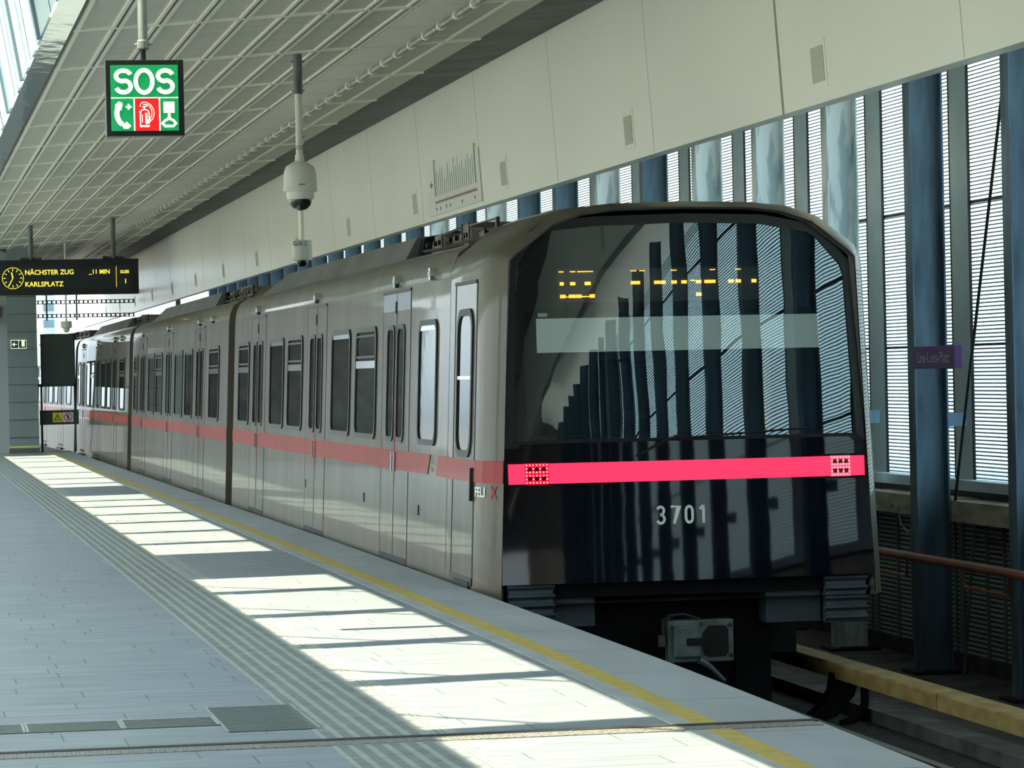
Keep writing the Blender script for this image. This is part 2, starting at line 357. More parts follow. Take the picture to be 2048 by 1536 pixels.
# ------------------------------------------------------------------ track bed
struct(box('ground', 'ballast', 3.0, 7.35, -28, 140, -1.35, -1.12))
struct(box('walkway', 'concrete_dark', 7.35, 9.9, -28, 140, -1.35, -1.15))
struct(box('ground', 'ballast', -40, 30, 75.5, 400, -1.6, -1.36))
kb = struct(MB().box(7.1, 7.35, -28, 120, -1.35, -1.02).build('trim_2', 'concrete_dark'))
for i, x in enumerate((4.86, 6.34)):
    r = MB()
    r.prism([(x-.07, -1.12), (x+.07, -1.12), (x+.07, -1.10), (x+.012, -1.085), (x+.012, -.99), (x+.035, -.975), (x+.035, -.95), (x-.035, -.95), (x-.035, -.975), (x-.012, -.99), (x-.012, -1.085), (x-.07, -1.10)], 'y', -28, 130)
    tag(r.build('rail', 'rail_steel'), ('running rail on the platform side, under the train', 'running rail on the louvred wall side, under the train')[i], 'rail', 'running rails')
# conductor rail cover
tr_ = empty('conductor_rail', (6.9, 20, -1.12), 'yellowed conductor rail cover running beside the track to the right of the train', 'conductor rail')
YJ = [14.2+2.42*i for i in range(28)]
for a, b_ in zip(YJ, YJ[1:]):
    MB().prism([(6.79, -.77), (6.79, -.665), (6.80, -.655), (6.985, -.655), (6.995, -.665), (6.995, -.77), (6.97, -.77), (6.97, -.68), (6.815, -.68), (6.815, -.77)], 'y', a+.01, b_-.01).build('cover_board', 'cover_yellow', tr_)
box('contact_rail', 'rail_steel', 6.85, 6.93, 14, 79, -.77, -.69, tr_)
for i in range(13):
    y = 19.15+4.85*i
    mb = MB(); mb.tube([(6.98, y, -.74), (7.04, y, -.8), (7.04, y, -.98), (6.96, y, -1.08), (6.85, y, -1.12)], .035, 8)
    mb.prism([(6.79, -.72), (6.99, -.72), (6.94, -.9), (6.80, -1.05), (6.62, -1.12), (6.45, -1.12), (6.60, -1.04), (6.72, -.95), (6.77, -.85)], 'y', y-.09, y+.09)
    mb.build('bracket', 'black_matt', tr_, bevel=.02)

# ------------------------------------------------------------------ facade on the right
YC = [25.40+2.62*k for k in range(-17, 27)]
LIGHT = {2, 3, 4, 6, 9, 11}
cd_first = None
names = {0: 'dark blue steel column standing at the right edge of the picture', 1: 'blue steel column carrying the purple platform sign',
         2: 'pale mottled steel column, first one left of the purple sign column', 3: 'pale patched steel column, second one left of the purple sign column',
         4: 'pale steel column, third one left of the purple sign column', 5: 'dark blue column rising above the middle of the train front',
         6: 'pale steel column above the left half of the train front', 7: 'dark blue steel column above the left corner of the train front',
         8: 'dark blue column right of the route map, above the first train roof'}
ci = -17
protos = {}
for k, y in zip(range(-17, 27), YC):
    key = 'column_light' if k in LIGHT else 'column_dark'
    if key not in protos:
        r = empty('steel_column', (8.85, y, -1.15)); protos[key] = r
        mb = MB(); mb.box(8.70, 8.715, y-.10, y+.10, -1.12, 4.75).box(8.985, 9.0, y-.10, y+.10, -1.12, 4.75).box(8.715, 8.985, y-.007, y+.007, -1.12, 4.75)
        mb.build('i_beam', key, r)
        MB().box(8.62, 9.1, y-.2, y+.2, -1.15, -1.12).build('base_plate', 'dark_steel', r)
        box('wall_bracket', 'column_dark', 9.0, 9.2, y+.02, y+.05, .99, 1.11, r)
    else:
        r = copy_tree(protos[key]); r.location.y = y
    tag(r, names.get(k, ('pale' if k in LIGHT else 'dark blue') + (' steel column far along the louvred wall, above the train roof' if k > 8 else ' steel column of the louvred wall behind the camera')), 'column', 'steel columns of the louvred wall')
# fins, slats, glazing, transoms (one continuous curtain wall)
wr = struct(empty('wall_right', (9.3, 30, .4)))
mb = MB()
for y in YC: mb.box(9.36, 9.372, y+.34, y+.84, .45, 4.7)
mb.build('mullion_panel', 'fin', wr)
mb = MB()
for y in YC: mb.box(9.355, 9.37, y+.30, y+.34, .45, 4.7).box(9.355, 9.37, y+.84, y+.86, .45, 4.7)
mb.build('mullion_edge', 'rubber', wr)
mb = MB(); z = .53
while z < 4.68:
    mb.add([(9.38, -20, z), (9.40, -20, z+.004), (9.40, -20, z-.007), (9.38, -20, z-.013), (9.38, 94, z), (9.40, 94, z+.004), (9.40, 94, z-.007), (9.38, 94, z-.013)],
           [(0, 1, 2, 3), (7, 6, 5, 4), (0, 4, 5, 1), (1, 5, 6, 2), (2, 6, 7, 3), (3, 7, 4, 0)]); z += .0335
mb.build('louvre_slats', 'slat', wr)
MB().box(9.42, 9.43, -20, 94, .5, 4.7).build('frosted_glazing', 'frost', wr)
mb = MB()
for z in (1.70, 2.96, 4.22): mb.box(9.375, 9.41, -20, 94, z-.012, z+.012)
mb.build('transom', 'rubber', wr)
box('sill', 'fin', 9.22, 9.52, -20, 94, .42, .51, wr)
box('sill_gap', 'rubber', 9.3, 9.5, -20, 94, .34, .42, wr)
lg = struct(empty('trim_3', (9.2, 30, .2)))
for k, y in zip(range(-17, 27), YC):
    box('ledge_slab', 'concrete', 9.005, 9.5, y+.01, y+2.61, .17+.01*(k % 2), .35+.012*(k % 2), lg) if k < 8 and k > -12 else None
box('ledge_slab', 'concrete', 9.02, 9.5, 46, 94, .17, .35, lg)
# lattice wall under the ledge
lw = struct(empty('trim_4', (9.25, 30, -1.15)))
box('lattice_panel', 'lattice', 9.25, 9.28, -20, 94, -1.02, .17, lw)
mb = MB()
for y in YC:
    for d in (.30, .52, .95, 1.38, 1.8, 2.25): mb.box(9.235, 9.25, y+d, y+d+(.06 if d != .3 else .12), -1.02, .17)
mb.build('lattice_post', 'lattice_frame', lw)
box('kerb', 'concrete_dark', 9.2, 9.3, -20, 94, -1.15, -1.02, lw)
struct(box('wall_behind_lattice', 'black_matt', 9.32, 9.5, -20, 94, -1.15, .17))
# red pipe with brackets
pp = empty('red_pipe', (8.62, 26, -.1), 'reddish-brown handrail pipe in front of the columns right of the train', 'pipe')
MB().tube([(8.62, 12, -.145), (8.62, 26, -.125), (8.62, 60, -.11)], .040, 10).build('pipe', 'pipe_red', pp)
for k in range(-1, 8):
    y = YC[17]+2.62*k
    MB().tube([(8.62, y, -.15), (8.66, y, -.15), (8.71, y, -.15)], .012, 6).build('pipe_bracket', 'pipe_red', pp)
# small rods and cables
tag(MB().tube([(9.015, 27.84, .345), (8.9, 25.9, 4.05)], .014, 8).build('brace_rod', 'dark_steel'), 'slim diagonal brace rod rising from the ledge right of the purple sign', 'brace rod')
tag(MB().tube([(9.03, 27.35, .185), (8.95, 27.5, -1.15)], .014, 8).build('brace_rod', 'column_dark'), 'slim brace rod hanging below the concrete ledge beside the blue column', 'brace rod')
pts = [(9.0, 29.1+.5*math.sin(a)*.5, .12-.11*(1-math.cos(a))+.06*math.sin(3*a)) for a in [i*.35 for i in range(13)]]
tag(MB().tube([(9.0, 29.7, .24), (9.0, 29.62, .26), (9.0, 29.5, .24), (9.0, 29.4, .1), (9.0, 29.2, .02), (9.0, 28.95, .05), (9.0, 28.85, .17)], .010, 6).build('cable', 'galv'), 'grey looped cable hanging under the ledge right of the train', 'cable')
tag(MB().box(8.96, 9.08, 28.75, 28.95, -.12, .03).build('junction_box', 'mirror_green'), 'small greenish junction box under the ledge beside the looped cable', 'junction box')
for i, (z, sg) in enumerate(((.08, .012), (.0, .02), (-.08, .012))):
    pts = [(9.15, 25.0+j*.3, z-sg*math.sin(j*1.3+i)) for j in range(9)]
    tag(MB().tube(pts, .006, 6).build('wire', 'pipe_red' if i != 1 else 'galv_dark'), ('upper', 'middle', 'lowest')[i]+' of the thin wires strung under the ledge right of the blue column', 'wire', 'wires under the ledge')
for i, (ya, yb, zz) in enumerate(((28.9, 30.3, -.35), (26.1, 27.3, -.36), (25.55, 26.05, -.36))):
    tag(MB().tube([(8.9, yb, zz+.2), (8.9, yb-.03, zz), (8.9, ya+.03, zz-.01), (8.9, ya, zz+.18), (9.24, ya, zz+.18)], .016, 6).build('pipe_loop', 'pipe_red'),
        ('thin rusty pipe loop left of the blue sign column', 'thin rusty pipe loop right of the blue sign column', 'thin rusty pipe loop beside the column at the picture edge')[i], 'pipe')
# purple sign
sg_ = empty('station_sign', (8.59, 26.9, 1.5), 'purple station name sign mounted on the blue steel column', 'sign')
box('sign_box', 'purple', 8.55, 8.62, 26.35, 27.48, 1.5, 1.69, sg_, bevel=.004)
box('sign_clamp', 'column_dark', 8.705, 8.73, 27.1, 27.93, 1.55, 1.64, sg_); box('sign_clamp', 'column_dark', 8.62, 8.71, 27.1, 27.2, 1.55, 1.64, sg_)
vs, fs = text_mesh('Lina-Loos-Platz', .128, 'CENTER', .001, 1.12)
put2d(MB(), vs, fs, (8.548, 26.915, 1.552), (0, -1, 0), (0, 0, 1)).build('lettering', 'purple_text', sg_)

# ------------------------------------------------------------------ fascia band over the track
FY0, FY1 = -26, 112
def fx(z): return 6.2-(z-3.32)*.066
wf = struct(empty('wall_fascia', (6.2, 30, 3.32)))
YG = 22.85
for a, b_ in ((FY0, YG-.03), (YG+.03, FY1)):
    MB().prism([(fx(3.32), 3.32), (fx(4.9), 4.9), (fx(4.9)+.12, 4.9), (fx(3.32)+.12, 3.32)], 'y', a, b_).build('fascia_panel', 'fascia', wf)
MB().prism([(fx(3.35)+.05, 3.35), (fx(4.9)+.05, 4.9), (fx(4.9)+.1, 4.9), (fx(3.35)+.1, 3.35)], 'y', YG-.05, YG+.05).build('fascia_gap', 'rubber', wf)
mb = MB()
for k in range(-11, 22):
    y = YG+4.06*k
    if k == 0: continue
    mb.prism([(fx(3.33)-.0015, 3.33), (fx(4.9)-.0015, 4.9), (fx(4.9)+.01, 4.9), (fx(3.33)+.01, 3.33)], 'y', y, y+.012)
mb.build('fascia_joint', 'fine_seam', wf)
for k in range(-7, 14):
    y = 21.87+5.93*k
    if y < 8: continue
    v = empty('wall_vent', (fx(3.5), y, 3.5))
    tag(v, {21.87: 'largest perforated vent plate, high at the right of the cream fascia', 27.80: 'perforated vent plate on the fascia above the train front', 33.73: 'perforated vent plate just right of the route map', 39.66: 'perforated vent plate just left of the route map', 45.59: 'perforated vent plate over the first train roof, right of the hanging camera'}.get(round(y, 2), 'small vent plate far down the cream fascia towards the display board'), 'vent', 'vents in the fascia')
    def quad(y0, y1, z0, z1, th, nm, mm, par): return MB().prism([(fx(z0)-th, z0), (fx(z1)-th, z1), (fx(z1), z1), (fx(z0), z0)], 'y', y0, y1).build(nm, mm, par)
    quad(y-.20, y+.20, 3.42, 3.75, .004, 'frame', 'fascia', v); quad(y-.15, y+.15, 3.46, 3.70, .007, 'perforated_plate', 'vent_grey', v)
# route map
mp_ = empty('route_map', (6.18, 37, 3.7), 'pale route map panel with a purple line mounted on the fascia above the train', 'map')
def fpt(y, z, th): return (fx(z)-th, y, z)
MB().prism([(fx(3.37)-.012, 3.37), (fx(3.95)-.012, 3.95), (fx(3.95), 3.95), (fx(3.37), 3.37)], 'y', 35.05, 38.55).build('board', 'map_grey', mp_)
mb = MB(); mk_ = MB()
random.seed(3)
for i in range(21):
    y = 38.05-i*.135; L_ = random.uniform(.17, .36)
    if i in (0, 20): L_ = .42
    z0 = 3.58; dy = -.5*L_*.25
    wd = .03 if i in (0, 20) else .012
    a = [fpt(y, z0, .014), fpt(y-wd*1.6, z0, .014), fpt(y-wd*1.6+dy, z0+L_, .014), fpt(y+dy, z0+L_, .014)]
    mb.add(a, [(0, 1, 2, 3)])
    mk_.add([fpt(y, 3.485, .014), fpt(y-.02, 3.485, .014), fpt(y-.02, 3.535, .014), fpt(y, 3.535, .014)], [(0, 1, 2, 3)])
for i in (0, 2, 5, 7, 13, 19):
    y = 38.05-i*.135; mb.add([fpt(y, 3.415, .014), fpt(y-.06, 3.415, .014), fpt(y-.06, 3.455, .014), fpt(y, 3.455, .014)], [(0, 1, 2, 3)])
mb.add([fpt(38.36, 3.72, .014), fpt(38.24, 3.77, .014), fpt(38.24, 3.67, .014)], [(0, 1, 2)]); mb.add([fpt(38.26, 3.73, .014), fpt(38.15, 3.73, .014), fpt(38.15, 3.71, .014), fpt(38.26, 3.71, .014)], [(0, 1, 2, 3)])
mb.build('station_list', 'map_ink', mp_)
mk_.add([fpt(38.07, 3.50, .0145), fpt(35.3, 3.50, .0145), fpt(35.3, 3.52, .0145), fpt(38.07, 3.52, .0145)], [(0, 1, 2, 3)])
mk_.build('line_diagram', 'map_line', mp_)

# ------------------------------------------------------------------ ceiling
CS = .068
def cz(x): return 4.4+CS*(x-1.5)
cl = struct(empty('ceiling', (3.5, 30, 4.4)))
def slab(mb, x0, x1, y0, y1, lo, hi):
    return mb.prism([(x0, cz(x0)+lo), (x1, cz(x1)+lo), (x1, cz(x1)+hi), (x0, cz(x0)+hi)], 'y', y0, y1)
CY0, CY1 = -26, 100
slab(MB(), 1.5, 4.33, CY0, CY1, .012, .05).build('panel_field', 'mesh_panel', cl)
slab(MB(), 4.78, 5.47, CY0, CY1, .012, .05).build('panel_field', 'mesh_panel', cl)
mb = MB()
xs = [1.515+.347*i for i in range(9)]
for x in xs:
    slab(mb, x-.0, x+.035, CY0, CY1, -.004, .013)
    if x > 1.6: slab(mb, x-.055, x-.025, CY0, CY1, -.004, .013)
ys = [27.46+3.44*k for k in range(-15, 21)]
for y in ys: slab(mb, 1.5, 4.33, y-.05, y+.05, -.006, .012)
for y in ys: slab(mb, 4.78, 5.47, y-.05, y+.05, -.006, .012)
slab(mb, 4.80, 4.83, CY0, CY1, -.004, .013); slab(mb, 5.12, 5.15, CY0, CY1, -.004, .013)
mb.build('grid_bar', 'ceiling_plain', cl)
mb = MB()
for x in xs[1:]: slab(mb, x-.025, x-.008, CY0, CY1, -.002, .0125)
slab(mb, 1.478, 1.502, CY0, CY1, .0, .05); slab(mb, 4.318, 4.335, CY0, CY1, -.002, .02)
mb.build('grid_gap', 'seam', cl)
slab(MB(), 4.335, 4.78, CY0, CY1, -.004, .05).build('plain_strip', 'ceiling_plain', cl)
mb = MB()
for y in [25.74+1.72*k for k in range(-20, 32)]: slab(mb, 4.337, 4.70, y, y+.012, -.0055, .0)
mb.build('strip_joint', 'fine_seam', cl)
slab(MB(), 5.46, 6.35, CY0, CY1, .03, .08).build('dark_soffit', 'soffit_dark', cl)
# left edge trim of the ceiling, and the light well above it
MB().prism([(1.28, 4.415), (1.478, 4.40), (1.478, 4.46), (1.28, 4.46)], 'y', CY0, CY1).build('edge_trim', 'trim_metal', cl)
wl = struct(empty('wall_light_well', (1.2, 30, 4.45)))
def wx(z): return 1.29-.17*(z-4.45)
MB().prism([(wx(4.45), 4.45), (wx(6.5), 6.5), (wx(6.5)+.1, 6.5), (wx(4.45)+.1, 4.45)], 'y', CY0, CY1).build('white_panel', 'well_white', wl)
mb = MB()
for k in range(-14, 14):
    y = 28.7+3.95*k
    mb.prism([(wx(4.46)-.03, 4.46), (wx(6.5)-.03, 6.5), (wx(6.5), 6.5), (wx(4.46), 4.46)], 'y', y-.06, y+.06)
    mb.prism([(wx(4.46)-.006, 4.46), (wx(6.5)-.006, 6.5), (wx(6.5), 6.5), (wx(4.46), 4.46)], 'y', y+1.95, y+1.98)
mb.build('rib', 'well_rib', wl)
# conduit under the plain strip
cq = empty('conduit', (4.77, 30, cz(4.77)-.03), 'shiny metal conduit clipped along the ceiling above the platform edge', 'conduit')
MB().tube([(4.77, CY0, cz(4.77)-.035), (4.77, CY1, cz(4.77)-.035)], .026, 10).build('conduit_tube', 'galv', cq, smooth=True)
n_ = 0
for k in range(60):
    y = 20.0+1.72*k*.5+.3
    if y > 66: break
    mb = MB(); mb.tube([(4.77, y-.03, cz(4.77)-.035), (4.77, y+.03, cz(4.77)-.035)], .042, 10); mb.box(4.755, 4.785, y-.015, y+.015, cz(4.77)-.04, cz(4.77)+.0)
    mb.build('clamp', 'ceiling_plain', cq, smooth=True)

# ------------------------------------------------------------------ roof, skylight frame, left side
rf = struct(empty('roof', (0, 30, 6.5)))
MB().prism([(.93, 6.5), (6.3, 6.0), (10.6, 5.2), (10.6, 5.3), (6.3, 6.2), (.93, 6.6)], 'y', CY0-2, 100).build('roof_deck', 'roof_deck', rf)  # unseen roof slab added to block the sky above the ceiling
box('roof_deck', 'roof_deck', -2.4, -.80, CY0-2, 80, 6.5, 6.6, rf)
box('roof_diffuser', 'diffuser', -9.4, -2.4, -3, 80, 6.5, 6.52, rf)  # unseen diffuser added to spread soft sunlight into the hall
box('roof_deck', 'concrete_dark', -9.4, -2.4, CY0-2, -3, 6.5, 6.6, rf)  # unseen opaque part, added to darken reflections in the train front
box('well_side', 'roof_deck', -.9, -.80, CY0-2, 80, 4.5, 6.5, rf)
box('left_soffit', 'ceiling_plain', -2.4, .19, CY0-2, 80, 4.4, 4.5, rf)
sk = struct(empty('window_1', (.2, 30, 6.5)))
bandY = [14.35-4.84, 14.35-2.42, 14.35, 16.8, 19.2, 21.75, 24.2, 31.7, 34.1, 36.55, 38.9, 41.35, 43.5, 51.0, 53.7, 57.2, 61.4, 65.6, 69]
mb = MB()
def skewbeam(mb, yc, wd, z0=6.42, z1=6.5):
    s_ = .18
    for dz_ in (0,):
        a = [(-.85, yc-wd/2-s_*.9), (.98, yc-wd/2+s_*.9), (.98, yc+wd/2+s_*.9), (-.85, yc+wd/2-s_*.9)]
        mb.prism(a, 'z', z0, z1)
OFF = .15*6.45/2.2
for y in bandY: skewbeam(mb, y-OFF, .35)
mb.build('glazing_bar', 'well_rib', sk)
mb = MB()
for a, b_ in ((25.95, 29.75), (45.5, 49.4), (71, 82)): skewbeam(mb, (a+b_)/2-OFF, b_-a)
mb.box(-.85, .98, CY0-2, 6.6, 6.42, 6.5)
mb.build('opaque_panel', 'roof_deck', sk)
mb = MB()
for y in bandY: mb.tube([(-.82, y+.9-OFF, 6.38), (.9, y-1.0-OFF, 6.38)], .022, 6)
mb.build('tension_rod', 'dark_steel', sk)
box('skylight_glass', 'clear_glass', -.82, .96, 6.6, 79, 6.505, 6.515, sk)
# unseen left wall, added with a long opening that lets sky light in
wlf = struct(empty('wall_left_unseen', (-9, 30, 0)))
box('wall_base', 'wall_left_mat', -9.2, -9.0, CY0-2, 80, -1.15, .12, wlf)
box('header_blocker', 'wall_left_mat', -9.2, -9.0, CY0-2, 80, 3.4, 6.5, wlf)  # lowered to cut bright reflections on the train side
box('wall_blocker', 'concrete_dark', -9.2, -9.0, CY0-2, -3, .12, 5.9, wlf)  # added to block light that the train front would mirror
mb = MB()
for k in range(14): mb.box(-9.2, -9.0, -26+8*k, -25.6+8*k, .12, 3.4)
mb.build('wall_post', 'wall_left_mat', wlf)
# unseen wall behind the camera, added to keep bright sky out of front reflections
wb = struct(empty('wall_back_unseen', (0, -28, 0)))
box('back_blocker', 'concrete_dark', -9.2, 3.6, -28.3, -28, -1.3, 6.6, wb)
box('back_lintel', 'concrete_dark', 3.6, 9.8, -28.3, -28, 2.6, 6.6, wb)
box('back_side_blocker', 'wall_left_mat', 7.4, 9.8, -28.3, -28, -1.3, 2.6, wb)

# ------------------------------------------------------------------ far end of the platform
ls = struct(empty('wall_end_unseen', (-.5, 77, 0)))
box('end_blocker', 'concrete_dark', -3.6, 2.0, 76.0, 79.5, -1.3, 4.4, ls)  # unseen block, added and kept dark for the train windows to reflect
pl = struct(empty('pillar', (2.7, 74.2, 0)))
box('pillar_core', 'pillar_panel', 2.46, 3.10, 74.0, 75.2, 0, 4.5, pl)
box('pillar_side_panel', 'pillar_side', 1.95, 2.46, 74.1, 75.2, 0, 4.4, pl)
mb = MB(); mb2 = MB()
for k in range(11):
    mb.box(2.455, 3.105, 73.985, 74.0, .335+.385*k, .35+.385*k)
mb.build('panel_joint', 'seam', pl); box('lime_band', 'lime', 2.455, 3.105, 73.985, 74.0, .115, .155, pl)
box('pillar_foot', 'seam', 2.45, 3.11, 73.98, 74.0, 0, .10, pl)
xs_ = empty('exit_sign', (2.67, 73.97, 2.3), 'small green and white exit arrow sign on the grey pillar', 'sign')
box('sign_plate', 'sign_cream', 2.53, 2.87, 73.96, 73.985, 2.285, 2.475, xs_)
mb = MB(); mb.box(2.54, 2.69, 73.955, 73.96, 2.30, 2.46).box(2.705, 2.76, 73.955, 73.96, 2.30, 2.46).box(2.83, 2.86, 73.955, 73.96, 2.30, 2.46).box(2.76, 2.83, 73.955, 73.96, 2.30, 2.33); mb.build('green_field', 'mirror_green', xs_)
a, b_ = ribbon([(.12, .08), (.03, .08)], .02); a2, b2 = ribbon([(.07, .12), (.03, .08), (.07, .04)], .02)
put2d(put2d(MB(), a, b_, (2.54, 73.953, 2.30), (1, 0, 0), (0, 0, 1)), a2, b2, (2.54, 73.953, 2.30), (1, 0, 0), (0, 0, 1)).build('arrow', 'sign_cream', xs_)
sp_ = empty('wall_speaker', (2.2, 74.0, 2.9), 'small dark box on the pillar side under the display board', 'box')
box('speaker_body', 'rubber', 2.24, 2.32, 73.98, 74.1, 2.98, 3.22, sp_); box('speaker_foot', 'galv', 2.24, 2.38, 73.95, 74.1, 2.87, 2.9, sp_)
# mirror and warning barrier
mr = empty('platform_mirror', (3.58, 74.6, 0), 'framed dark mirror standing at the end of the platform beside the grey pillar', 'mirror')
box('mirror_glass', 'mirror_glass', 3.22, 3.91, 74.48, 74.52, 1.50, 2.56, mr)
mb = MB(); mb.box(3.19, 3.23, 74.46, 74.54, 1.44, 2.60).box(3.90, 3.94, 74.46, 74.54, 0, 2.60).box(3.19, 3.94, 74.46, 74.54, 2.56, 2.60).box(3.12, 3.94, 74.46, 74.54, 1.44, 1.50).box(3.17, 3.21, 74.46, 74.54, 0, 1.46)
mb.build('frame', 'mirror_green', mr)
wn = empty('warning_barrier', (3.55, 74.4, 0), 'dark green barrier board with yellow warning and no entry symbols below the mirror', 'barrier')
box('board', 'mirror_green', 3.14, 3.99, 74.36, 74.40, .60, .92, wn)
box('board_leg', 'mirror_green', 3.16, 3.20, 74.40, 74.44, 0, .9, wn)
box('yellow_plate', 'sign_yellow', 3.42, 3.63, 74.35, 74.36, .655, .865, wn)
box('white_plate', 'white_mark', 3.64, 3.87, 74.35, 74.36, .655, .865, wn)
mb = MB(); a, b_ = ribbon([(-.075, -.055), (.075, -.055), (0, .075)], .014, True); put2d(mb, a, b_, (3.525, 74.348, .755), (1, 0, 0), (0, 0, 1))
a, b_ = ribbon([(0, .03), (-.015, 0), (.012, -.005), (0, -.04)], .012); put2d(mb, a, b_, (3.525, 74.348, .755), (1, 0, 0), (0, 0, 1))
mb.box(3.735, 3.775, 74.346, 74.348, .71, .81); mb.build('symbol', 'joint_black', wn)
mb = MB(); a, b_ = ribbon(arc(0, 0, .085, .085, 0, 345, 22), .018, True); put2d(mb, a, b_, (3.755, 74.346, .76), (1, 0, 0), (0, 0, 1))
a, b_ = ribbon([(-.06, .06), (.06, -.06)], .016); put2d(mb, a, b_, (3.755, 74.345, .76), (1, 0, 0), (0, 0, 1)); mb.build('prohibition_ring', 'stripe_red', wn)
# gantry
gy = 86
gn = empty('gantry', (5, gy, -1.36), 'grey lattice gantry crossing the tracks beyond the end of the platform', 'gantry')
for z in (3.17, 3.52):
    mb = MB(); mb.box(2.2, 6.1, gy, gy+.08, z, z+.02).box(2.2, 6.1, gy, gy+.08, z+.08, z+.10)
    for k in range(34): mb.box(2.25+k*.115, 2.29+k*.115, gy+.02, gy+.06, z+.02, z+.08)
    mb.build('beam', 'gantry', gn)
box('post', 'gantry', 2.15, 2.27, gy, gy+.12, -1.36, 3.75, gn); box('post', 'gantry', 7.15, 7.27, gy, gy+.12, -1.36, 3.75, gn)
MB().box(2.2, 7.2, gy, gy+.12, 3.75, 3.85).build('top_chord', 'gantry', gn)
for x in (3.86, 4.62): MB().box(x-.02, x+.02, gy-.03, gy+.0, 3.1, 3.8).build('hanger', 'gantry', gn)
bl = empty('apartment_block', (-2, 330, -1.5), 'pale blue distant block behind the platform end', 'building')
box('block_wall', 'far_block', 14.4, 15.6, 330, 342, -1.5, 13.5, bl)
mb = MB()
for k in range(8): mb.box(14.5, 15.5, 329.9, 330, .5+k*1.6, 1.2+k*1.6)
mb.build('window_band', 'pane_blue', bl)

# ------------------------------------------------------------------ hanging things
def cctv(x, y, ztop, zc, rad, label, names_, txt, ty, kind_):
    r = empty('security_camera', (x, y, zc), label, 'camera', 'hanging security cameras')
    p = empty('x', (0, 0, 0)); bpy.data.objects.remove(p)
    MB().lathe(x, y, [(rad*.38, ztop+.02), (rad*.38, ztop-.0)] if False else [(.042, ztop), (.042, ztop-.37)], 14).build('upper_sleeve', 'galv_dark', r, smooth=True)
    MB().lathe(x, y, [(.033, ztop-.36), (.033, zc+.28)], 14).build('drop_pole', 'cctv_white' if kind_ == 1 else 'ceiling_plain', r, smooth=True)
    for zz in (ztop-.07, ztop-.34): MB().tube([(x-.06, y, zz), (x+.06, y, zz)], .008, 6).build('clamp_bolt', 'galv', r)
    if kind_ == 1:
        MB().lathe(x, y, [(.042, zc+.31), (.045, zc+.25), (.075, zc+.235), (.13, zc+.20), (.150, zc+.15), (.157, zc+.03), (.157, zc-.0), (.160, zc-.005), (.160, zc-.03), (.13, zc-.035), (.128, zc-.09), (.12, zc-.105)], 28).build('housing', 'cctv_white', r, smooth=True)
        MB().lathe(x, y, [(.108, zc-.10), (.106, zc-.13), (.09, zc-.165), (.06, zc-.195), (.02, zc-.208)], 24).build('dome', 'cctv_dome', r, smooth=True)
        box('badge', 'column_dark', x-.03, x+.03, y-.162, y-.155, zc+.02, zc+.032, r)
    else:
        MB().lathe(x, y, [(.04, zc+.29), (.132, zc+.28), (.132, zc+.05), (.118, zc+.03)], 26).build('housing', 'cctv_white', r, smooth=True)
        MB().lathe(x, y, [(.075, zc+.03), (.072, zc-.0), (.055, zc-.035), (.02, zc-.05)], 22).build('dome', 'cctv_dome', r, smooth=True)
        box('label_plate', 'white_mark', x-.11, x+.03, y-.137, y-.128, zc+.20, zc+.27, r)
    vs, fs = text_mesh(txt, .055 if kind_ == 1 else .075, 'CENTER')
    if kind_ == 1: put2d(MB(), vs, fs, (x, y-.036, ty), (1, 0, 0), (0, 0, 1)).build('lettering', 'joint_black', r)
    else: put2d(MB(), vs, fs, (x-.04, y-.139, zc+.212), (1, 0, 0), (0, 0, 1)).build('lettering', 'joint_black', r)
    return r
cctv(3.755, 31, cz(3.755)-.008, 3.30, .15, 'large cream dome security camera hanging nearest on a pole from the ceiling', 0, 'O1', 3.655, 1)
cctv(5.09, 42, cz(5.09)-.008, 2.98, .1, 'smaller white drum security camera hanging behind the large dome camera', 0, 'G1K2', 3.1, 2)
r = empty('security_camera', (3.75, 73.5, 2.6), 'tiny distant security camera hanging above the mirror', 'camera', 'hanging security cameras')
MB().lathe(3.72, 73.5, [(.02, cz(3.72)+.01), (.02, 2.85)], 8).build('drop_pole', 'cctv_white', r)
MB().lathe(3.72, 73.5, [(.12, 2.86), (.12, 2.72), (.07, 2.70), (.06, 2.64), (.02, 2.61)], 14).build('housing', 'cctv_white', r, smooth=True)

# SOS sign (hangs at 20 m)
ss = empty('emergency_sign', (1.505, 20.06, 3.0), 'green and red SOS sign with phone, extinguisher and pull handle symbols hanging on a pole', 'sign')
SX0, SX1, SZ0, SZ1, SYF = 1.275, 1.738, 3.0, 3.452, 20.0
box('sign_case', 'sign_black', SX0, SX1, SYF, SYF+.12, SZ0, SZ1, ss, bevel=.004)
MB().lathe(1.505, 20.06, [(.028, cz(1.51)+.02), (.028, 3.52)], 16).build('pole', 'galv', ss, smooth=True)
MB().lathe(1.505, 20.06, [(.016, 3.55), (.016, 3.45)], 12).build('pole_tip', 'sign_black', ss)
MB().lathe(1.505, 20.06, [(.032, 3.575), (.036, 3.57), (.036, 3.525), (.032, 3.52)], 16).build('collar', 'galv', ss)
MB().tube([(1.455, 20.06, 3.55), (1.555, 20.06, 3.55)], .007, 6).build('collar_bolt', 'galv', ss)
g0, g1, h0, h1 = SX0+.028, SX1-.034, SZ0+.03, SZ1-.03
box('green_face', 'sign_green', g0, g1, SYF-.004, SYF, h0, h1, ss)
W_ = g1-g0; H_ = h1-h0
def face(nm, m, shapes, dy=.006):
    mb = MB()
    for a, b_ in shapes: put2d(mb, a, b_, (g0, SYF-dy, h0), (1, 0, 0), (0, 0, 1))
    return mb.build(nm, m, ss)
u = W_/400.   # drawing units: 400 wide, 400 high
def sc2(pts): return [(x*u, y*u*(H_/W_)) for x, y in pts]
letters = []
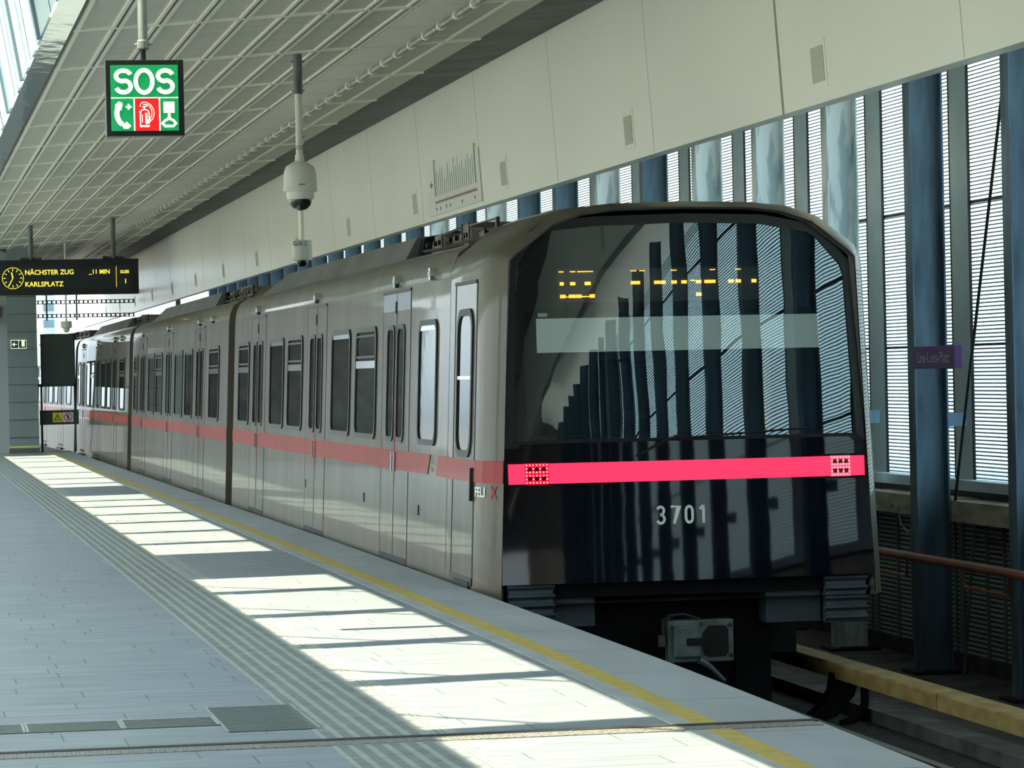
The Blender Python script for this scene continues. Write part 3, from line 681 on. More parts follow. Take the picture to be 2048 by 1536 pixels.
for x0, ch in ((20, 'S'), (140, 'O'), (268, 'S')):
    wd = 112; ht = 156; y0 = 222; th = 26
    if ch == 'O': letters.append(ribbon(sc2(arc(x0+wd*.52, y0+ht/2, wd*.52-th/2+4, ht/2-th/2+3, 0, 350, 34)), th*u, True))
    else:
        t_ = th/2
        pts = arc(x0+wd/2, y0+ht-t_-32, wd/2-t_, 33, 15, 255, 16)+arc(x0+wd/2, y0+t_+35, wd/2-t_, 36, 75, -165, 16)
        letters.append(ribbon(sc2(pts), th*u))
face('lettering', 'sign_cream', letters)
def poly(pts): return (sc2(pts), [tuple(range(len(pts)))])
face('divider', 'sign_cream', [poly([(0, 197), (400, 197), (400, 204), (0, 204)]), poly([(133, 0), (141, 0), (141, 197), (133, 197)]), poly([(283, 0), (291, 0), (291, 197), (283, 197)])])
face('red_field', 'sign_red', [poly([(141, 0), (283, 0), (283, 197), (141, 197)])], .0055)
hand = [ribbon(sc2(arc(100, 105, 66, 78, 128, 238, 12)), 30*u)]
hand += [poly([(28, 128), (62, 125), (68, 172), (44, 178), (24, 160)]), poly([(62, 36), (92, 56), (118, 30), (100, 12), (70, 14)])]
hand += [poly([(86, 140), (122, 140), (122, 151), (86, 151)]), poly([(98, 128), (110, 128), (110, 164), (98, 164)])]
face('phone_symbol', 'sign_cream', hand)
ext = [ribbon(sc2([(172, 25), (172, 112), (180, 124), (200, 130), (218, 122), (224, 108), (224, 42)]), 7*u), ribbon(sc2([(170, 28), (226, 28)]), 12*u),
       ribbon(sc2([(184, 50), (184, 100)]), 5*u), ribbon(sc2([(207, 50), (207, 108)]), 14*u), ribbon(sc2([(196, 124), (196, 146)]), 9*u), ribbon(sc2([(184, 146), (214, 150)]), 6*u),
       ribbon(sc2([(164, 118), (178, 108)]), 6*u), ribbon(sc2([(172, 146), (174, 162), (190, 174), (212, 172), (236, 156), (252, 128), (254, 98), (244, 70), (226, 54)]), 5*u),
       ribbon(sc2([(190, 160), (212, 160), (230, 146), (240, 122), (240, 96), (232, 76), (214, 60)]), 5*u), ribbon(sc2([(204, 44), (232, 66)]), 16*u)]
face('extinguisher_symbol', 'sign_cream', ext)
hd = [poly([(310, 108), (376, 108), (376, 176), (310, 176)]), poly([(334, 84), (352, 84), (350, 110), (336, 110)]), ribbon(sc2([(318, 28), (368, 28), (382, 44), (368, 62), (350, 70), (343, 88), (336, 70), (318, 62), (302, 44)]), 15*u, True)]
face('handle_symbol', 'sign_cream', hd)

# departure display
dd = empty('departure_display', (3.26, 62.95, 3.16), 'long black hanging departure board with clock and yellow lettering', 'display')
DY = 62.9
box('display_case', 'sign_black', 1.9, 4.545, DY, DY+.3, 3.165, 3.82, dd)
box('screen', 'screen_dark', 2.0, 4.42, DY-.006, DY, 3.27, 3.70, dd)
for x in (2.56, 4.09):
    mb = MB(); mb.lathe(x, DY+.12, [(.045, cz(x)+.02), (.045, 3.82)], 12); mb.tube([(x-.2, DY+.12, 3.85), (x+.2, DY+.12, 3.85)], .03, 8); mb.build('hanger_pole', 'galv_dark', dd, smooth=True)
mb = MB()
for tx, x, z, s_, wd in (('N\u00c4CHSTER ZUG', 2.435, 3.545, .125, .98), ('_11 MIN', 3.62, 3.545, .115, .95), ('GLEIS', 4.20, 3.55, .08, .85), ('KARLSPLATZ', 2.435, 3.325, .125, .98), ('1', 4.27, 3.36, .12, 1)):
    vs, fs = text_mesh(tx, s_, 'LEFT', .0015, wd); put2d(mb, vs, fs, (x, DY-.009, z), (1, 0, 0), (0, 0, 1))
mb.box(4.125, 4.132, DY-.009, DY-.006, 3.29, 3.68)
mb.build('lettering', 'led_yellow', dd)
mb = MB(); a, b_ = ribbon(arc(0, 0, .195, .195, 0, 350, 40), .008, True); put2d(mb, a, b_, (2.215, DY-.009, 3.485), (1, 0, 0), (0, 0, 1))
for k in range(12):
    an = 2*PI*k/12; a, b_ = ribbon([(.13*math.sin(an), .13*math.cos(an)), (.175*math.sin(an), .175*math.cos(an))], .012); put2d(mb, a, b_, (2.215, DY-.009, 3.485), (1, 0, 0), (0, 0, 1))
for an, L_, wd in ((math.radians(-12), .11, .022), (math.radians(208), .165, .014)):
    a, b_ = ribbon([(0, 0), (L_*math.sin(an), L_*math.cos(an))], wd); put2d(mb, a, b_, (2.215, DY-.011, 3.485), (1, 0, 0), (0, 0, 1))
mb.build('clock', 'led_yellow', dd)

# ------------------------------------------------------------------ the train
XC = 5.6
def hw(z): return 1.52-.043*z
PROF = [(0, 0)]
def section(full, ztop_k=1.0, dw=0.):
    """half outline (w, z) from the skirt to the roof centre"""
    p = [(hw(-.12)-dw, -.12), (hw(.5)-dw, .5), (hw(1.0)-dw, 1.0), (hw(1.6)-dw, 1.6), (hw(2.25)-dw, 2.25)]
    if full == 'hood': p += [(1.415-dw, 2.34), (1.37-dw, 2.43), (1.10-dw, 2.64), (.88-dw, 2.715), (.5, 2.745), (0, 2.755)]
    else: p += [(1.405, 2.36), (1.36, 2.46), (1.26, 2.53), (1.12, 2.56), (.5, 2.575), (0, 2.58)]
    return p
def sx_(w_, z, side=-1): return XC+side*w_
def loft(mb, stations, cap0=True, cap1=True):
    rings = []
    for y, half in stations:
        ring = [(XC-a, y, z) for a, z in half]+[(XC+a, y, z) for a, z in reversed(half[:-1])]
        rings.append(ring)
    n = len(rings[0]); vs = [v for r_ in rings for v in r_]; fs = []
    for i in range(len(rings)-1):
        for k in range(n): fs.append((i*n+k, i*n+(k+1) % n, (i+1)*n+(k+1) % n, (i+1)*n+k))
    if cap0: fs.append(tuple(range(n-1, -1, -1)))
    if cap1: fs.append(tuple((len(rings)-1)*n+k for k in range(n)))
    return mb.add(vs, fs)
def sideq(mb, y0, y1, z0, z1, out, inn=None):
    """plate following the canted side between y0..y1 and z0..z1, standing out by 'out'"""
    i_ = -.03 if inn is None else inn
    X = lambda z, o_: XC-hw(z)-o_
    return mb.prism([(X(z0, out), z0), (X(z1, out), z1), (X(z1, i_), z1), (X(z0, i_), z0)], 'y', y0, y1)
def rring(y0, y1, z0, z1, rad, n=6):
    pts = []
    for cx_, cy_, a0 in ((y1-rad, z1-rad, 0), (y0+rad, z1-rad, 90), (y0+rad, z0+rad, 180), (y1-rad, z0+rad, 270)):
        pts += [(cx_+rad*math.cos(math.radians(a0+90*i/n)), cy_+rad*math.sin(math.radians(a0+90*i/n))) for i in range(n+1)]
    return pts
def side_poly(mb, pts, out):
    mb.add([(XC-hw(z)-out, y, z) for y, z in pts], [tuple(range(len(pts)))]); return mb
def side_ring(mb, y0, y1, z0, z1, wd, rad, out):
    A = rring(y0, y1, z0, z1, rad); B = rring(y0+wd, y1-wd, z0+wd, z1-wd, max(rad-wd*.6, .01)); n = len(A)
    vs = [(XC-hw(z)-out, y, z) for y, z in A]+[(XC-hw(z)-out, y, z) for y, z in B]
    vs += [(XC-hw(z)+.005, y, z) for y, z in A]+[(XC-hw(z)-.001, y, z) for y, z in B]
    fs = []
    for i in range(n):
        j = (i+1) % n; fs += [(i, j, j+n, i+n), (i, i+2*n, j+2*n, j), (i+n, j+n, j+3*n, i+3*n)]
    return mb.add(vs, fs)
def car_window(par, y0, y1, hopper, z0=.985, z1=1.975):
    f = side_ring(MB(), y0, y1, z0, z1, .045, .12, .014).build('window_frame', 'rubber', par)
    side_poly(MB(), rring(y0+.03, y1-.03, z0+.03, z1-.03, .09), .003).build('window_glass', 'window_glass', f)
    if hopper:
        zt = z0+(z1-z0)*.66
        sideq(MB(), y0+.07, y1-.07, zt-.03, zt+.035, .012, 0).build('hopper_bar', 'chrome', f)
        side_ring(MB(), y0+.07, y1-.07, zt+.06, z1-.07, .02, .05, .012).build('hopper_frame', 'rubber', f)
    else:
        sideq(MB(), y0+.08, y1-.08, z1-.085, z1-.045, .010, 0).build('top_rail', 'chrome', f)
def car_door(par, c, blue=False, redlong=False):
    h = .785; zt = 2.235
    mb = MB()
    for y in (c-h, c+h-.02): sideq(mb, y, y+.02, -.02, zt, .0035)
    sideq(mb, c-h, c+h, zt, zt+.02, .012)
    sideq(mb, c-.0125, c+.0125, -.02, zt, .0045)
    d = mb.build('door', 'rubber', par)
    for s_ in (-1, 1):
        a, b2 = (c+.013, c+h) if s_ > 0 else (c-h+.02, c-.013)
        sideq(MB(), a, b2, .0, zt, .002, -.01).build('door_leaf', 'silver', d)
        a, b2 = (c+.07, c+.50) if s_ > 0 else (c-.50, c-.07)
        side_ring(MB(), a, b2, .985, 1.965, .04, .10, .012).build('door_window_frame', 'rubber', d)
        side_poly(MB(), rring(a+.025, b2-.025, 1.01, 1.94, .08), .0035).build('door_glass', 'window_glass', d)
    mb = MB(); sideq(mb, c-.10, c-.04, .74, .90, .02, 0); sideq(mb, c+.04, c+.10, .74, .90, .02, 0); mb.build('door_handle', 'chrome', d)
    sideq(MB(), c-.02, c+.02, .62, 1.36 if redlong else 1.0, .006, 0).build('red_seal', 'stripe_red', d)
    sideq(MB(), c+.0, c+.05, 2.06, 2.16, .012, 0).build('door_catch', 'rubber', d)
    if blue: sideq(MB(), c-h+.03, c+h-.01, 2.08, 2.225, .0035, 0).build('painted_reflection', 'reflection_tint', d)  # dark blue reflection painted across the top of the door
    st = MB(); st.prism([(XC-hw(0)-.055, -.10), (XC-hw(0)-.055, -.06), (XC-hw(0)+.05, -.04), (XC-hw(0)+.05, -.10)], 'y', c-h+.05, c+h-.05); st.build('door_step', 'dark_steel', d)
    sideq(MB(), c-h+.05, c+h-.05, -.02, .035, .004, 0).build('sill_plate', 'dark_steel', d)
    lamp(par, c)
def lamp(par, y, z=2.325):
    X = XC-hw(z)
    l_ = MB().tube([(X+.02, y, z), (X-.035, y, z)], [.055, .05], 12).build('side_lamp', 'chrome', par, smooth=True)
    MB().tube([(X-.03, y-.0, z), (X-.045, y-.0, z)], [.035, .02], 10).build('lens', 'white_mark', l_)
mat('reflection_tint', (.07, .09, .16), .3)
def roof_hump(par, ya, yb):
    mb = MB()
    low = [(1.13, 2.55), (1.02, 2.755), (.7, 2.79), (0, 2.80)]
    endp = [(1.13, 2.55), (1.10, 2.56), (.7, 2.575), (0, 2.58)]
    lo = [(a, z) for a, z in low]
    loft(mb, [(ya, lo), (yb-2.2, lo), (yb, endp)]); return mb.build('roof_cover', 'roof_grey', par)
def roof_gear(par, y0, y1):
    g = MB(); L_ = y1-y0
    g.box(4.62, 5.3, y0+.1*L_, y0+.30*L_, 2.57, 2.68).box(4.58, 5.2, y0+.34*L_, y0+.44*L_, 2.57, 2.76).box(4.64, 5.2, y0+.46*L_, y0+.66*L_, 2.57, 2.69)
    g.box(4.60, 5.2, y0+.70*L_, y0+.84*L_, 2.57, 2.73).box(4.66, 5.3, y0+.86*L_, y0+.97*L_, 2.57, 2.68)
    b = g.build('roof_equipment', 'rusty', par, bevel=.012)
    g = MB()
    g.tube([(4.60, y0+.05, 2.64), (4.58, y0+.3*L_, 2.70), (4.6, y0+.34*L_, 2.70)], .012, 6)
    g.tube([(4.58, y0+.44*L_, 2.72), (4.6, y0+.5*L_, 2.74), (4.58, y0+.7*L_, 2.71)], .012, 6)
    g.box(4.56, 4.585, y0+.03, y0+.09, 2.60, 2.74).box(4.57, 4.59, y0+.05, y0+.36*L_, 2.725, 2.738)
    g.box(4.57, 4.58, y0+.345*L_, y0+.355*L_, 2.57, 2.76).box(4.57, 4.58, y0+.435*L_, y0+.445*L_, 2.57, 2.76).box(4.58, 4.59, y0+.71*L_, y0+.72*L_, 2.57, 2.73)
    for q in (.16, .38, .41, .52, .60, .74, .80, .9): g.tube([(4.60, y0+q*L_, 2.66), (4.565, y0+q*L_, 2.66)], .022, 8)
    g.tube([(4.59, y0+.1*L_, 2.60), (4.575, y0+.35*L_, 2.615), (4.59, y0+.7*L_, 2.60), (4.58, y0+.95*L_, 2.615)], .016, 6)
    g.build('cable_run', 'rubber', b)
def underframe(par, ya, yb):
    u_ = MB().box(4.5, 6.7, ya+.3, yb-.3, -.62, -.1).build('underframe', 'dark_steel', par)
    for yc in (ya+3.0, yb-3.0):
        bg_ = MB().box(4.65, 6.55, yc-1.3, yc+1.3, -.72, -.45).build('bogie', 'dark_steel', par)
        for dy in (-.9, .9):
            mb = MB()
            for x in (4.82, 6.30): mb.tube([(x, yc+dy, -.57), (x+.1, yc+dy, -.57)], .38, 18)
            mb.tube([(4.8, yc+dy, -.57), (6.4, yc+dy, -.57)], .07, 8); mb.build('wheelset', 'rail_steel', bg_)
    # clipped skirt bits seen under the far cars
    return u_
def stripe(par, segs):
    for a, b2, sk_ in segs:
        mb = MB(); X = lambda z: XC-hw(z)-.0055
        mb.add([(X(.755), a, .755), (X(.755), b2+sk_, .755), (X(.915), b2, .915), (X(.915), a-(.22 if sk_ < 0 or a < 25.6 and a > 25 else 0)*0, .915)], [(0, 1, 2, 3)])
        mb.build('red_stripe', 'stripe_red', par)

# ---- leading car
Y0 = 23.45; Y1 = 41.45
car = empty('metro_car', (XC, 32, -.95), 'nearest silver metro car with black glazed front end numbered 3701', 'metro car', 'coupled silver metro cars')
mb = MB(); SY = .95
hood = section('hood'); hf = section('hood', 1, .14); hf = [(a, z if z < 2.4 else z-.045) for a, z in hf]; hm = section('hood', 1, .03)
body = MB()
loft(body, [(Y0+.02, hf), (Y0+.12, section('hood', 1, .085)), (Y0+.25, section('hood', 1, .03)), (Y0+.41, hood), (Y0+1.65, hood)], False, False)
bo = body.build('front_shell', 'silver', car, smooth=True)
std = section('std')
loft(MB(), [(Y0+1.65, std), (Y1, std)], True, True).build('body', 'silver', car, smooth=True)
MB().prism([(XC-a, z) for a, z in hood]+[(XC+a, z) for a, z in reversed(hood[:-1])], 'y', Y0+1.63, Y0+1.66).build('shell_bulkhead', 'roof_grey', car)
roof_hump(car, 29.3, 41.3); roof_gear(car, 25.2, 29.1)
# dark dished end of the roof cover
MB().prism([(4.58, 2.56), (4.62, 2.74), (4.9, 2.80), (6.3, 2.80), (6.6, 2.74), (6.64, 2.56)], 'y', 29.12, 29.3).build('cover_end', 'black_matt', car)
for c_, bl_ in ((27.84, True), (33.24, False), (38.67, False)): car_door(car, c_, bl_, bl_)
lamp(car, 25.95, 2.33)
car_window(car, 25.66, 26.58, False)
for a, b2, h in ((28.98, 30.32, True), (30.68, 32.02, False), (34.36, 35.68, True), (36.05, 37.4, False), (39.62, 40.86, True)): car_window(car, a, b2, h)
# cab door
mb = MB()
for y in (23.90, 24.84): sideq(mb, y-.012, y+.012, .02, 2.20, .004)
sideq(mb, 23.90, 24.84, 2.20, 2.225, .012); sideq(mb, 23.9, 24.84, .0, .06, .01)
cd = mb.build('cab_door', 'rubber', car)
sideq(MB(), 23.93, 24.80, .06, 2.20, .003, -.01).build('door_leaf', 'silver', cd)
side_ring(MB(), 24.02, 24.70, .93, 2.02, .05, .16, .016).build('door_window_frame', 'rubber', cd)
side_poly(MB(), rring(24.06, 24.66, .97, 1.98, .12), .004).build('door_glass', 'window_glass', cd)
sideq(MB(), 24.07, 24.65, 1.50, 1.525, .014, 0).build('sash_bar', 'chrome', cd)
sideq(MB(), 23.915, 23.945, .62, .86, .03, 0).build('grab_handle', 'rubber', cd)
sideq(MB(), 23.97, 24.6, -.02, .03, .02, 0).build('step', 'dark_steel', cd)
# stripe pieces with sticker gap between 25.5 and 26.05
mb = MB(); X = lambda z, o_=.0055: XC-hw(z)-o_
mb.add([(X(.755), 26.02, .755), (X(.755), Y1, .755), (X(.915), Y1, .915), (X(.915), 25.90, .915)], [(0, 1, 2, 3)])
mb.add([(X(.755), 24.45, .755), (X(.755), 25.62, .755), (X(.915), 25.50, .915), (X(.915), 24.45, .915)], [(0, 1, 2, 3)])
# nose part of the stripe follows the taper
NP = [(24.45, 0), (23.86, 0), (23.70, .03), (23.57, .085), (23.47, .14)]
def nose(y):
    for (a, p), (b2, q) in zip(NP, NP[1:]):
        if y >= b2: return p+(q-p)*(y-a)/(b2-a)
    return NP[-1][1]
for (a, p), (b2, q) in zip(NP, NP[1:]):
    mb.add([(X(.755)+p, a, .755), (X(.755)+q, b2, .755), (X(.915)+q, b2, .915), (X(.915)+p, a, .915)], [(0, 1, 2, 3)])
mb.build('red_stripe', 'stripe_red', car)
mb = MB()
for z, ch in ((.85, '5'), (.77, '4')):
    vs, fs = text_mesh(ch, .09, 'CENTER'); mb.add([(X(z+y_, .006), 25.80-x_, z+y_) for x_, y_ in vs], fs)
mb.build('sticker', 'dark_steel', car)
vs, fs = text_mesh('3701', .15, 'CENTER', .001, .9); MB().add([(X(2.05+y_, .006), 25.95-x_, 2.05+y_) for x_, y_ in vs], fs).build('side_number', 'grey_mark', car)
vs, fs = text_mesh('FELI', .10, 'LEFT', .002, 1.1); MB().add([(X(.655+y_)+nose(23.85-x_*1.02), 23.85-x_*1.02, .655+y_) for x_, y_ in vs], fs).build('lettering', 'white_mark', car)
vs, fs = text_mesh('X', .13, 'LEFT', .004, 1.1); MB().add([(X(.645+y_)+nose(23.60-x_*.7), 23.60-x_*.7, .645+y_) for x_, y_ in vs], fs).build('lettering', 'stripe_red', car)
mb = MB()
for y in (26.45, 29.6, 33.9): sideq(mb, y, y+.06, .42, .50, .008, 0)
mb.build('side_socket', 'rubber', car)
underframe(car, Y0+.9, Y1)

# ---- front mask
YF = Y0
def fy(x, z):
    """front surface: gently bowed, leaning back above and below the light bar"""
    d = (x-XC)/1.35
    return YF+.05*d*d+.05*(z-.9)
def front_poly(mb, pts, off, n=16):
    """fill polygon by vertical-strip slicing so it follows the bow"""
    xs_ = sorted(set([p[0] for p in pts]+[min(p[0] for p in pts)+(max(p[0] for p in pts)-min(p[0] for p in pts))*i/n for i in range(n+1)]))
    def zr(x):
        zs = []
        m_ = len(pts)
        for i in range(m_):
            a, b2 = pts[i], pts[(i+1) % m_]
            if abs(a[0]-b2[0]) < 1e-9:
                if abs(a[0]-x) < 1e-6: zs += [a[1], b2[1]]
            elif min(a[0], b2[0])-1e-9 <= x <= max(a[0], b2[0])+1e-9: zs.append(a[1]+(b2[1]-a[1])*(x-a[0])/(b2[0]-a[0]))
        return min(zs), max(zs)
    cols = []
    for x in xs_:
        lo, hi = zr(x)
        lv = [lo+(hi-lo)*j/10 for j in range(11)]
        cols.append([(x, fy(x, z)-off, z) for z in lv])
    vs = [v for c_ in cols for v in c_]; fs = []
    for i in range(len(cols)-1):
        for j in range(10): fs.append((i*11+j, (i+1)*11+j, (i+1)*11+j+1, i*11+j+1))
    return mb.add(vs, fs)
def front_frame(mb, outer, inner, off, depth=.03):
    """ring between two outlines with the same number of points"""
    n = len(outer)
    vs = [(x, fy(x, z)-off, z) for x, z in outer]+[(x, fy(x, z)-off, z) for x, z in inner]+[(x, fy(x, z)-off+depth, z) for x, z in outer]+[(x, fy(x, z)-off+depth, z) for x, z in inner]
    fs = []
    for i in range(n):
        j = (i+1) % n; fs += [(i, j, j+n, i+n), (i, i+2*n, j+2*n, j), (i+n, j+n, j+3*n, i+3*n)]
    return mb.add(vs, fs)
fm = empty('x', (0, 0, 0)); bpy.data.objects.remove(fm)
# lower black panel
front_poly(MB(), [(4.222, .03), (4.262, .905), (6.938, .905), (6.978, .03)], .012).build('front_panel', 'black_paint', car, smooth=True)
front_poly(MB(), [(4.262, .90), (4.268, 1.03), (6.932, 1.03), (6.938, .90)], .014).build('lower_frame', 'black_paint', car, smooth=True)
# outer frame ring of the windscreen
OUT = [(4.268, 1.0), (4.322, 2.26), (4.345, 2.36), (4.50, 2.56), (4.58, 2.615), (4.95, 2.65), (5.6, 2.665), (6.2, 2.65), (6.58, 2.58), (6.66, 2.53), (6.85, 2.31), (6.872, 2.22), (6.932, 1.0)]
INN = [(4.335, 1.055), (4.385, 2.25), (4.41, 2.34), (4.545, 2.51), (4.61, 2.553), (4.97, 2.585), (5.6, 2.60), (6.18, 2.585), (6.54, 2.52), (6.61, 2.48), (6.785, 2.28), (6.808, 2.2), (6.865, 1.055)]
front_frame(MB(), OUT, INN, .02, .06).build('windscreen_frame', 'sign_black', car)
front_poly(MB(), [(x, z) for x, z in INN], .006, 24).build('windscreen', 'windscreen', car, smooth=True)
# fill ring between shell and mask
SH = [(XC-a, z) for a, z in hf[0:]]+[(XC+a, z) for a, z in reversed(hf[:-1])]
MB().add([(x, Y0+.045, z) for x, z in SH]+[(x*1.0+(XC-x)*.02, Y0+.09, z-(.012 if z > 2.4 else 0)) for x, z in SH], [(i, (i+1) % len(SH), (i+1) % len(SH)+len(SH), i+len(SH)) for i in range(len(SH))]).build('mask_edge', 'roof_grey', car)
# bezel behind the glass with two openings
BY = .075
def bez(mb, x0, x1, z0, z1): return front_poly(mb, [(x0, z0), (x0, z1), (x1, z1), (x1, z0)], -BY, 8)
mb = MB()
bez(mb, 4.30, 4.45, 1.0, 2.25); bez(mb, 6.77, 6.88, 1.0, 2.2); bez(mb, 4.45, 6.77, 1.0, 1.085); bez(mb, 4.45, 6.77, 1.975, 2.035)
bez(mb, 4.45, 4.70, 2.035, 2.28); bez(mb, 6.36, 6.77, 2.035, 2.28)
front_poly(mb, [(4.40, 2.28), (4.55, 2.53), (4.62, 2.57), (5.6, 2.61), (6.2, 2.60), (6.6, 2.5), (6.80, 2.28)], -BY, 12)
mb.build('inner_mask', 'black_matt', car)
MB().box(4.68, 6.38, Y0+.19, Y0+.20, 2.0, 2.30).build('destination_panel', 'sign_black_2', car) if 'sign_black_2' in M else MB().box(4.68, 6.38, Y0+.19, Y0+.20, 2.0, 2.30).build('destination_panel', mat('sign_black_2', (.03, .035, .032), .5).name, car)
# led dots
mb = MB()
def dots(cx0, cx1, rows):
    n = max(1, round((cx1-cx0)/11.2))
    for i in range(n+1):
        px = 1100+(cx0+i*(cx1-cx0)/n)/4.096; x = 4.71+(px-1120)*.00368
        for cy in rows:
            py = 500+cy/4.096; z = 2.27-(py-540)*.00367
            mb.box(x-.003, x+.003, Y0+.181, Y0+.189, z-.003, z+.003)
for a, b2 in ((95, 125), (187, 222), (248, 367), (685, 722), (758, 793), (1020, 1055), (1340, 1375), (1552, 1587)): dots(a, b2, (175,))
for a, b2 in ((103, 125), (187, 220), (306, 346), (685, 752), (877, 912), (925, 962), (1020, 1055), (1102, 1137), (1222, 1258), (1293, 1328), (1340, 1375), (1492, 1528), (1552, 1587), (1685, 1716)): dots(a, b2, (262, 271, 280))
dots(1175, 1205, (260,))
for a, b2, rr_ in ((103, 138, 3), (149, 164, 1), (175, 222, 3), (235, 270, 3), (281, 334, 1), (345, 378, 3), (1222, 1258, 3)): dots(a, b2, (363, 373, 382) if rr_ == 3 else (376,))
mb.build('destination_leds', 'led_orange', car)
# white band and cab interior
front_poly(MB(), [(4.53, 1.68), (4.53, 1.925), (6.62, 1.925), (6.62, 1.68)], -.03, 12).build('blind', 'blind', car)
box('small_label', 'white_mark', 4.56, 4.63, Y0+.196, Y0+.199, 1.94, 1.965, car)
ci_ = MB(); ci_.box(4.32, 6.88, Y0+1.45, Y0+1.5, .9, 2.34).box(4.30, 4.34, Y0+.2, Y0+1.5, .9, 2.32).box(6.86, 6.9, Y0+.2, Y0+1.5, .9, 2.32).box(4.32, 6.88, Y0+.16, Y0+1.5, .86, .92).box(4.32, 6.88, Y0+.2, Y0+1.5, 2.30, 2.34)
ci_.build('cab_interior', 'cab_lining', car)
MB().box(5.15, 5.55, Y0+.9, Y0+1.05, .92, 1.62).box(5.2, 5.5, Y0+.6, Y0+1.0, 1.15, 1.25).build('driver_seat', 'black_matt', car, bevel=.03)
mb = MB(); mb.tube([(6.40, Y0+.8, .92), (6.40, Y0+.8, 1.68), (6.42, Y0+.8, 2.3)], .018, 8); mb.tube([(6.52, Y0+1.2, .92), (6.54, Y0+1.2, 2.2)], .014, 8); mb.build('cab_handrail', 'yellow_rail', car)
MB().box(4.5, 5.1, Y0+.25, Y0+.6, .92, 1.06).build('driver_desk', 'black_matt', car, bevel=.02)
# light bar
lb = front_poly(MB(), [(4.285, .745), (4.285, .89), (6.918, .89), (6.918, .745)], .03).build('light_bar', 'bar_pink', car)
front_frame(MB(), [(4.268, .728), (4.268, .905), (6.935, .905), (6.935, .728)], [(4.285, .745), (4.285, .89), (6.918, .89), (6.918, .745)], .036, .03).build('bar_frame', 'black_matt', lb)
def tail(x0, x1, lit):
    t_ = empty('tail_light', (0, 0, 0)); bpy.data.objects.remove(t_)
    q = front_poly(MB(), [(x0, .742), (x0, .893), (x1, .893), (x1, .742)], .034, 4).build('tail_light', 'lamp_red' if lit else 'tail_clear', car)
    mb = MB()
    for i in range(7):
        for j in range(6):
            x = x0+.012+(x1-x0-.024)*i/6; z = .755+.125*j/5
            if i in (1, 3, 5) and j in (1, 4) : continue
            y = fy(x, z)-.04; mb.box(x-.005, x+.005, y, y+.006, z-.005, z+.005)
    mb.build('tail_leds', 'led_red', q)
    for i in range(3):
        for j in range(2):
            x = x0+.035+(x1-x0-.07)*i/2; z = .785+.065*j; y = fy(x, z)-.037
            MB().add([(x+.018*math.cos(2*PI*k/12), y, z+.018*math.sin(2*PI*k/12)) for k in range(12)], [tuple(range(12))]).build('lens', 'lens_dark', q)
mat('tail_clear', (.75, .22, .28), .3, emit=(.8, .1, .15), es=.3)
tail(4.405, 4.575, True); tail(6.655, 6.81, False)
# number 3701 in narrow strokes
def glyph(ch):
    if ch == '3': return [arc(.5, .74, .33, .215, 160, -90, 12)+[], arc(.5, .27, .36, .235, 90, -160, 12), [(.42, .52), (.55, .52)]]
    if ch == '7': return [[(.12, .95), (.88, .95), (.40, 0)]]
    if ch == '0': return [arc(.5, .67, .33, .28, 0, 180, 10)+arc(.5, .31, .33, .26, 180, 360, 10)+[(.83, .67)]]
    return [[(.15, .78), (.42, .95), (.50, .95)], [(.50, 1.0), (.50, 0)]]
mb = MB()
for i, ch in enumerate('3701'):
    for ln in glyph(ch):
        vs, fs = ribbon([(5.345+i*.105+p[0]*.074, .436+p[1]*.128) for p in ln], .0195)
        mb.add([(x, fy(x, z)-.0145, z) for x, z in vs], fs)
mb.build('front_number', 'white_mark', car)
# wiper
MB().tube([(5.22, fy(5.2, .95)-.03, .93), (5.42, fy(5.4, 1.04)-.045, 1.03), (5.55, fy(5.5, 1.07)-.05, 1.075)], .010, 6).tube([(5.45, fy(5.45, 1.06)-.05, 1.045), (6.5, fy(6.5, 1.1)-.04, 1.10)], .008, 6).build('wiper', 'rubber', car)
# roof bits on hood
# underside of the front
mb = MB().box(4.95, 6.25, Y0+.35, Y0+1.0, -.8, .02); mb.box(4.25, 6.95, Y0+.10, Y0+.9, -.08, .03); mb.build('front_underframe', 'black_matt', car)
for x0, x1, z1, z0, nm in ((4.27, 4.61, .02, -.29, 1), (6.61, 6.93, .015, -.315, 2)):
    mb = MB(); mb.box(x0+.01, x1-.01, Y0+.06, Y0+.3, z0, z1)
    for k in range(5):
        zz = z1-(z1-z0)*(k)/4.6; mb.prism([(Y0+.02, zz-.012), (Y0+.02, zz), (Y0+.08, zz+.004), (Y0+.08, zz-.05)], 'x', x0, x1)
    mb.build('louvred_buffer', 'buffer_grey', car)
box('side_box', 'buffer_grey_dark', 4.62, 4.92, Y0+.14, Y0+.5, -.29, -.0, car) if 'buffer_grey_dark' in M else MB().box(4.62, 4.92, Y0+.14, Y0+.5, -.29, 0).build('side_box', mat('buffer_grey_dark', (.035, .05, .065), .6).name, car)
box('side_box', 'buffer_grey_dark', 6.19, 6.60, Y0+.14, Y0+.5, -.31, -.02, car)
# leading bogie hint right side
box('bogie_box', 'black_matt', 6.0, 6.26, Y0+.3, Y0+1.4, -.9, -.3, car); box('bogie_box', 'black_matt', 4.75, 5.05, Y0+.3, Y0+1.4, -.9, -.3, car)
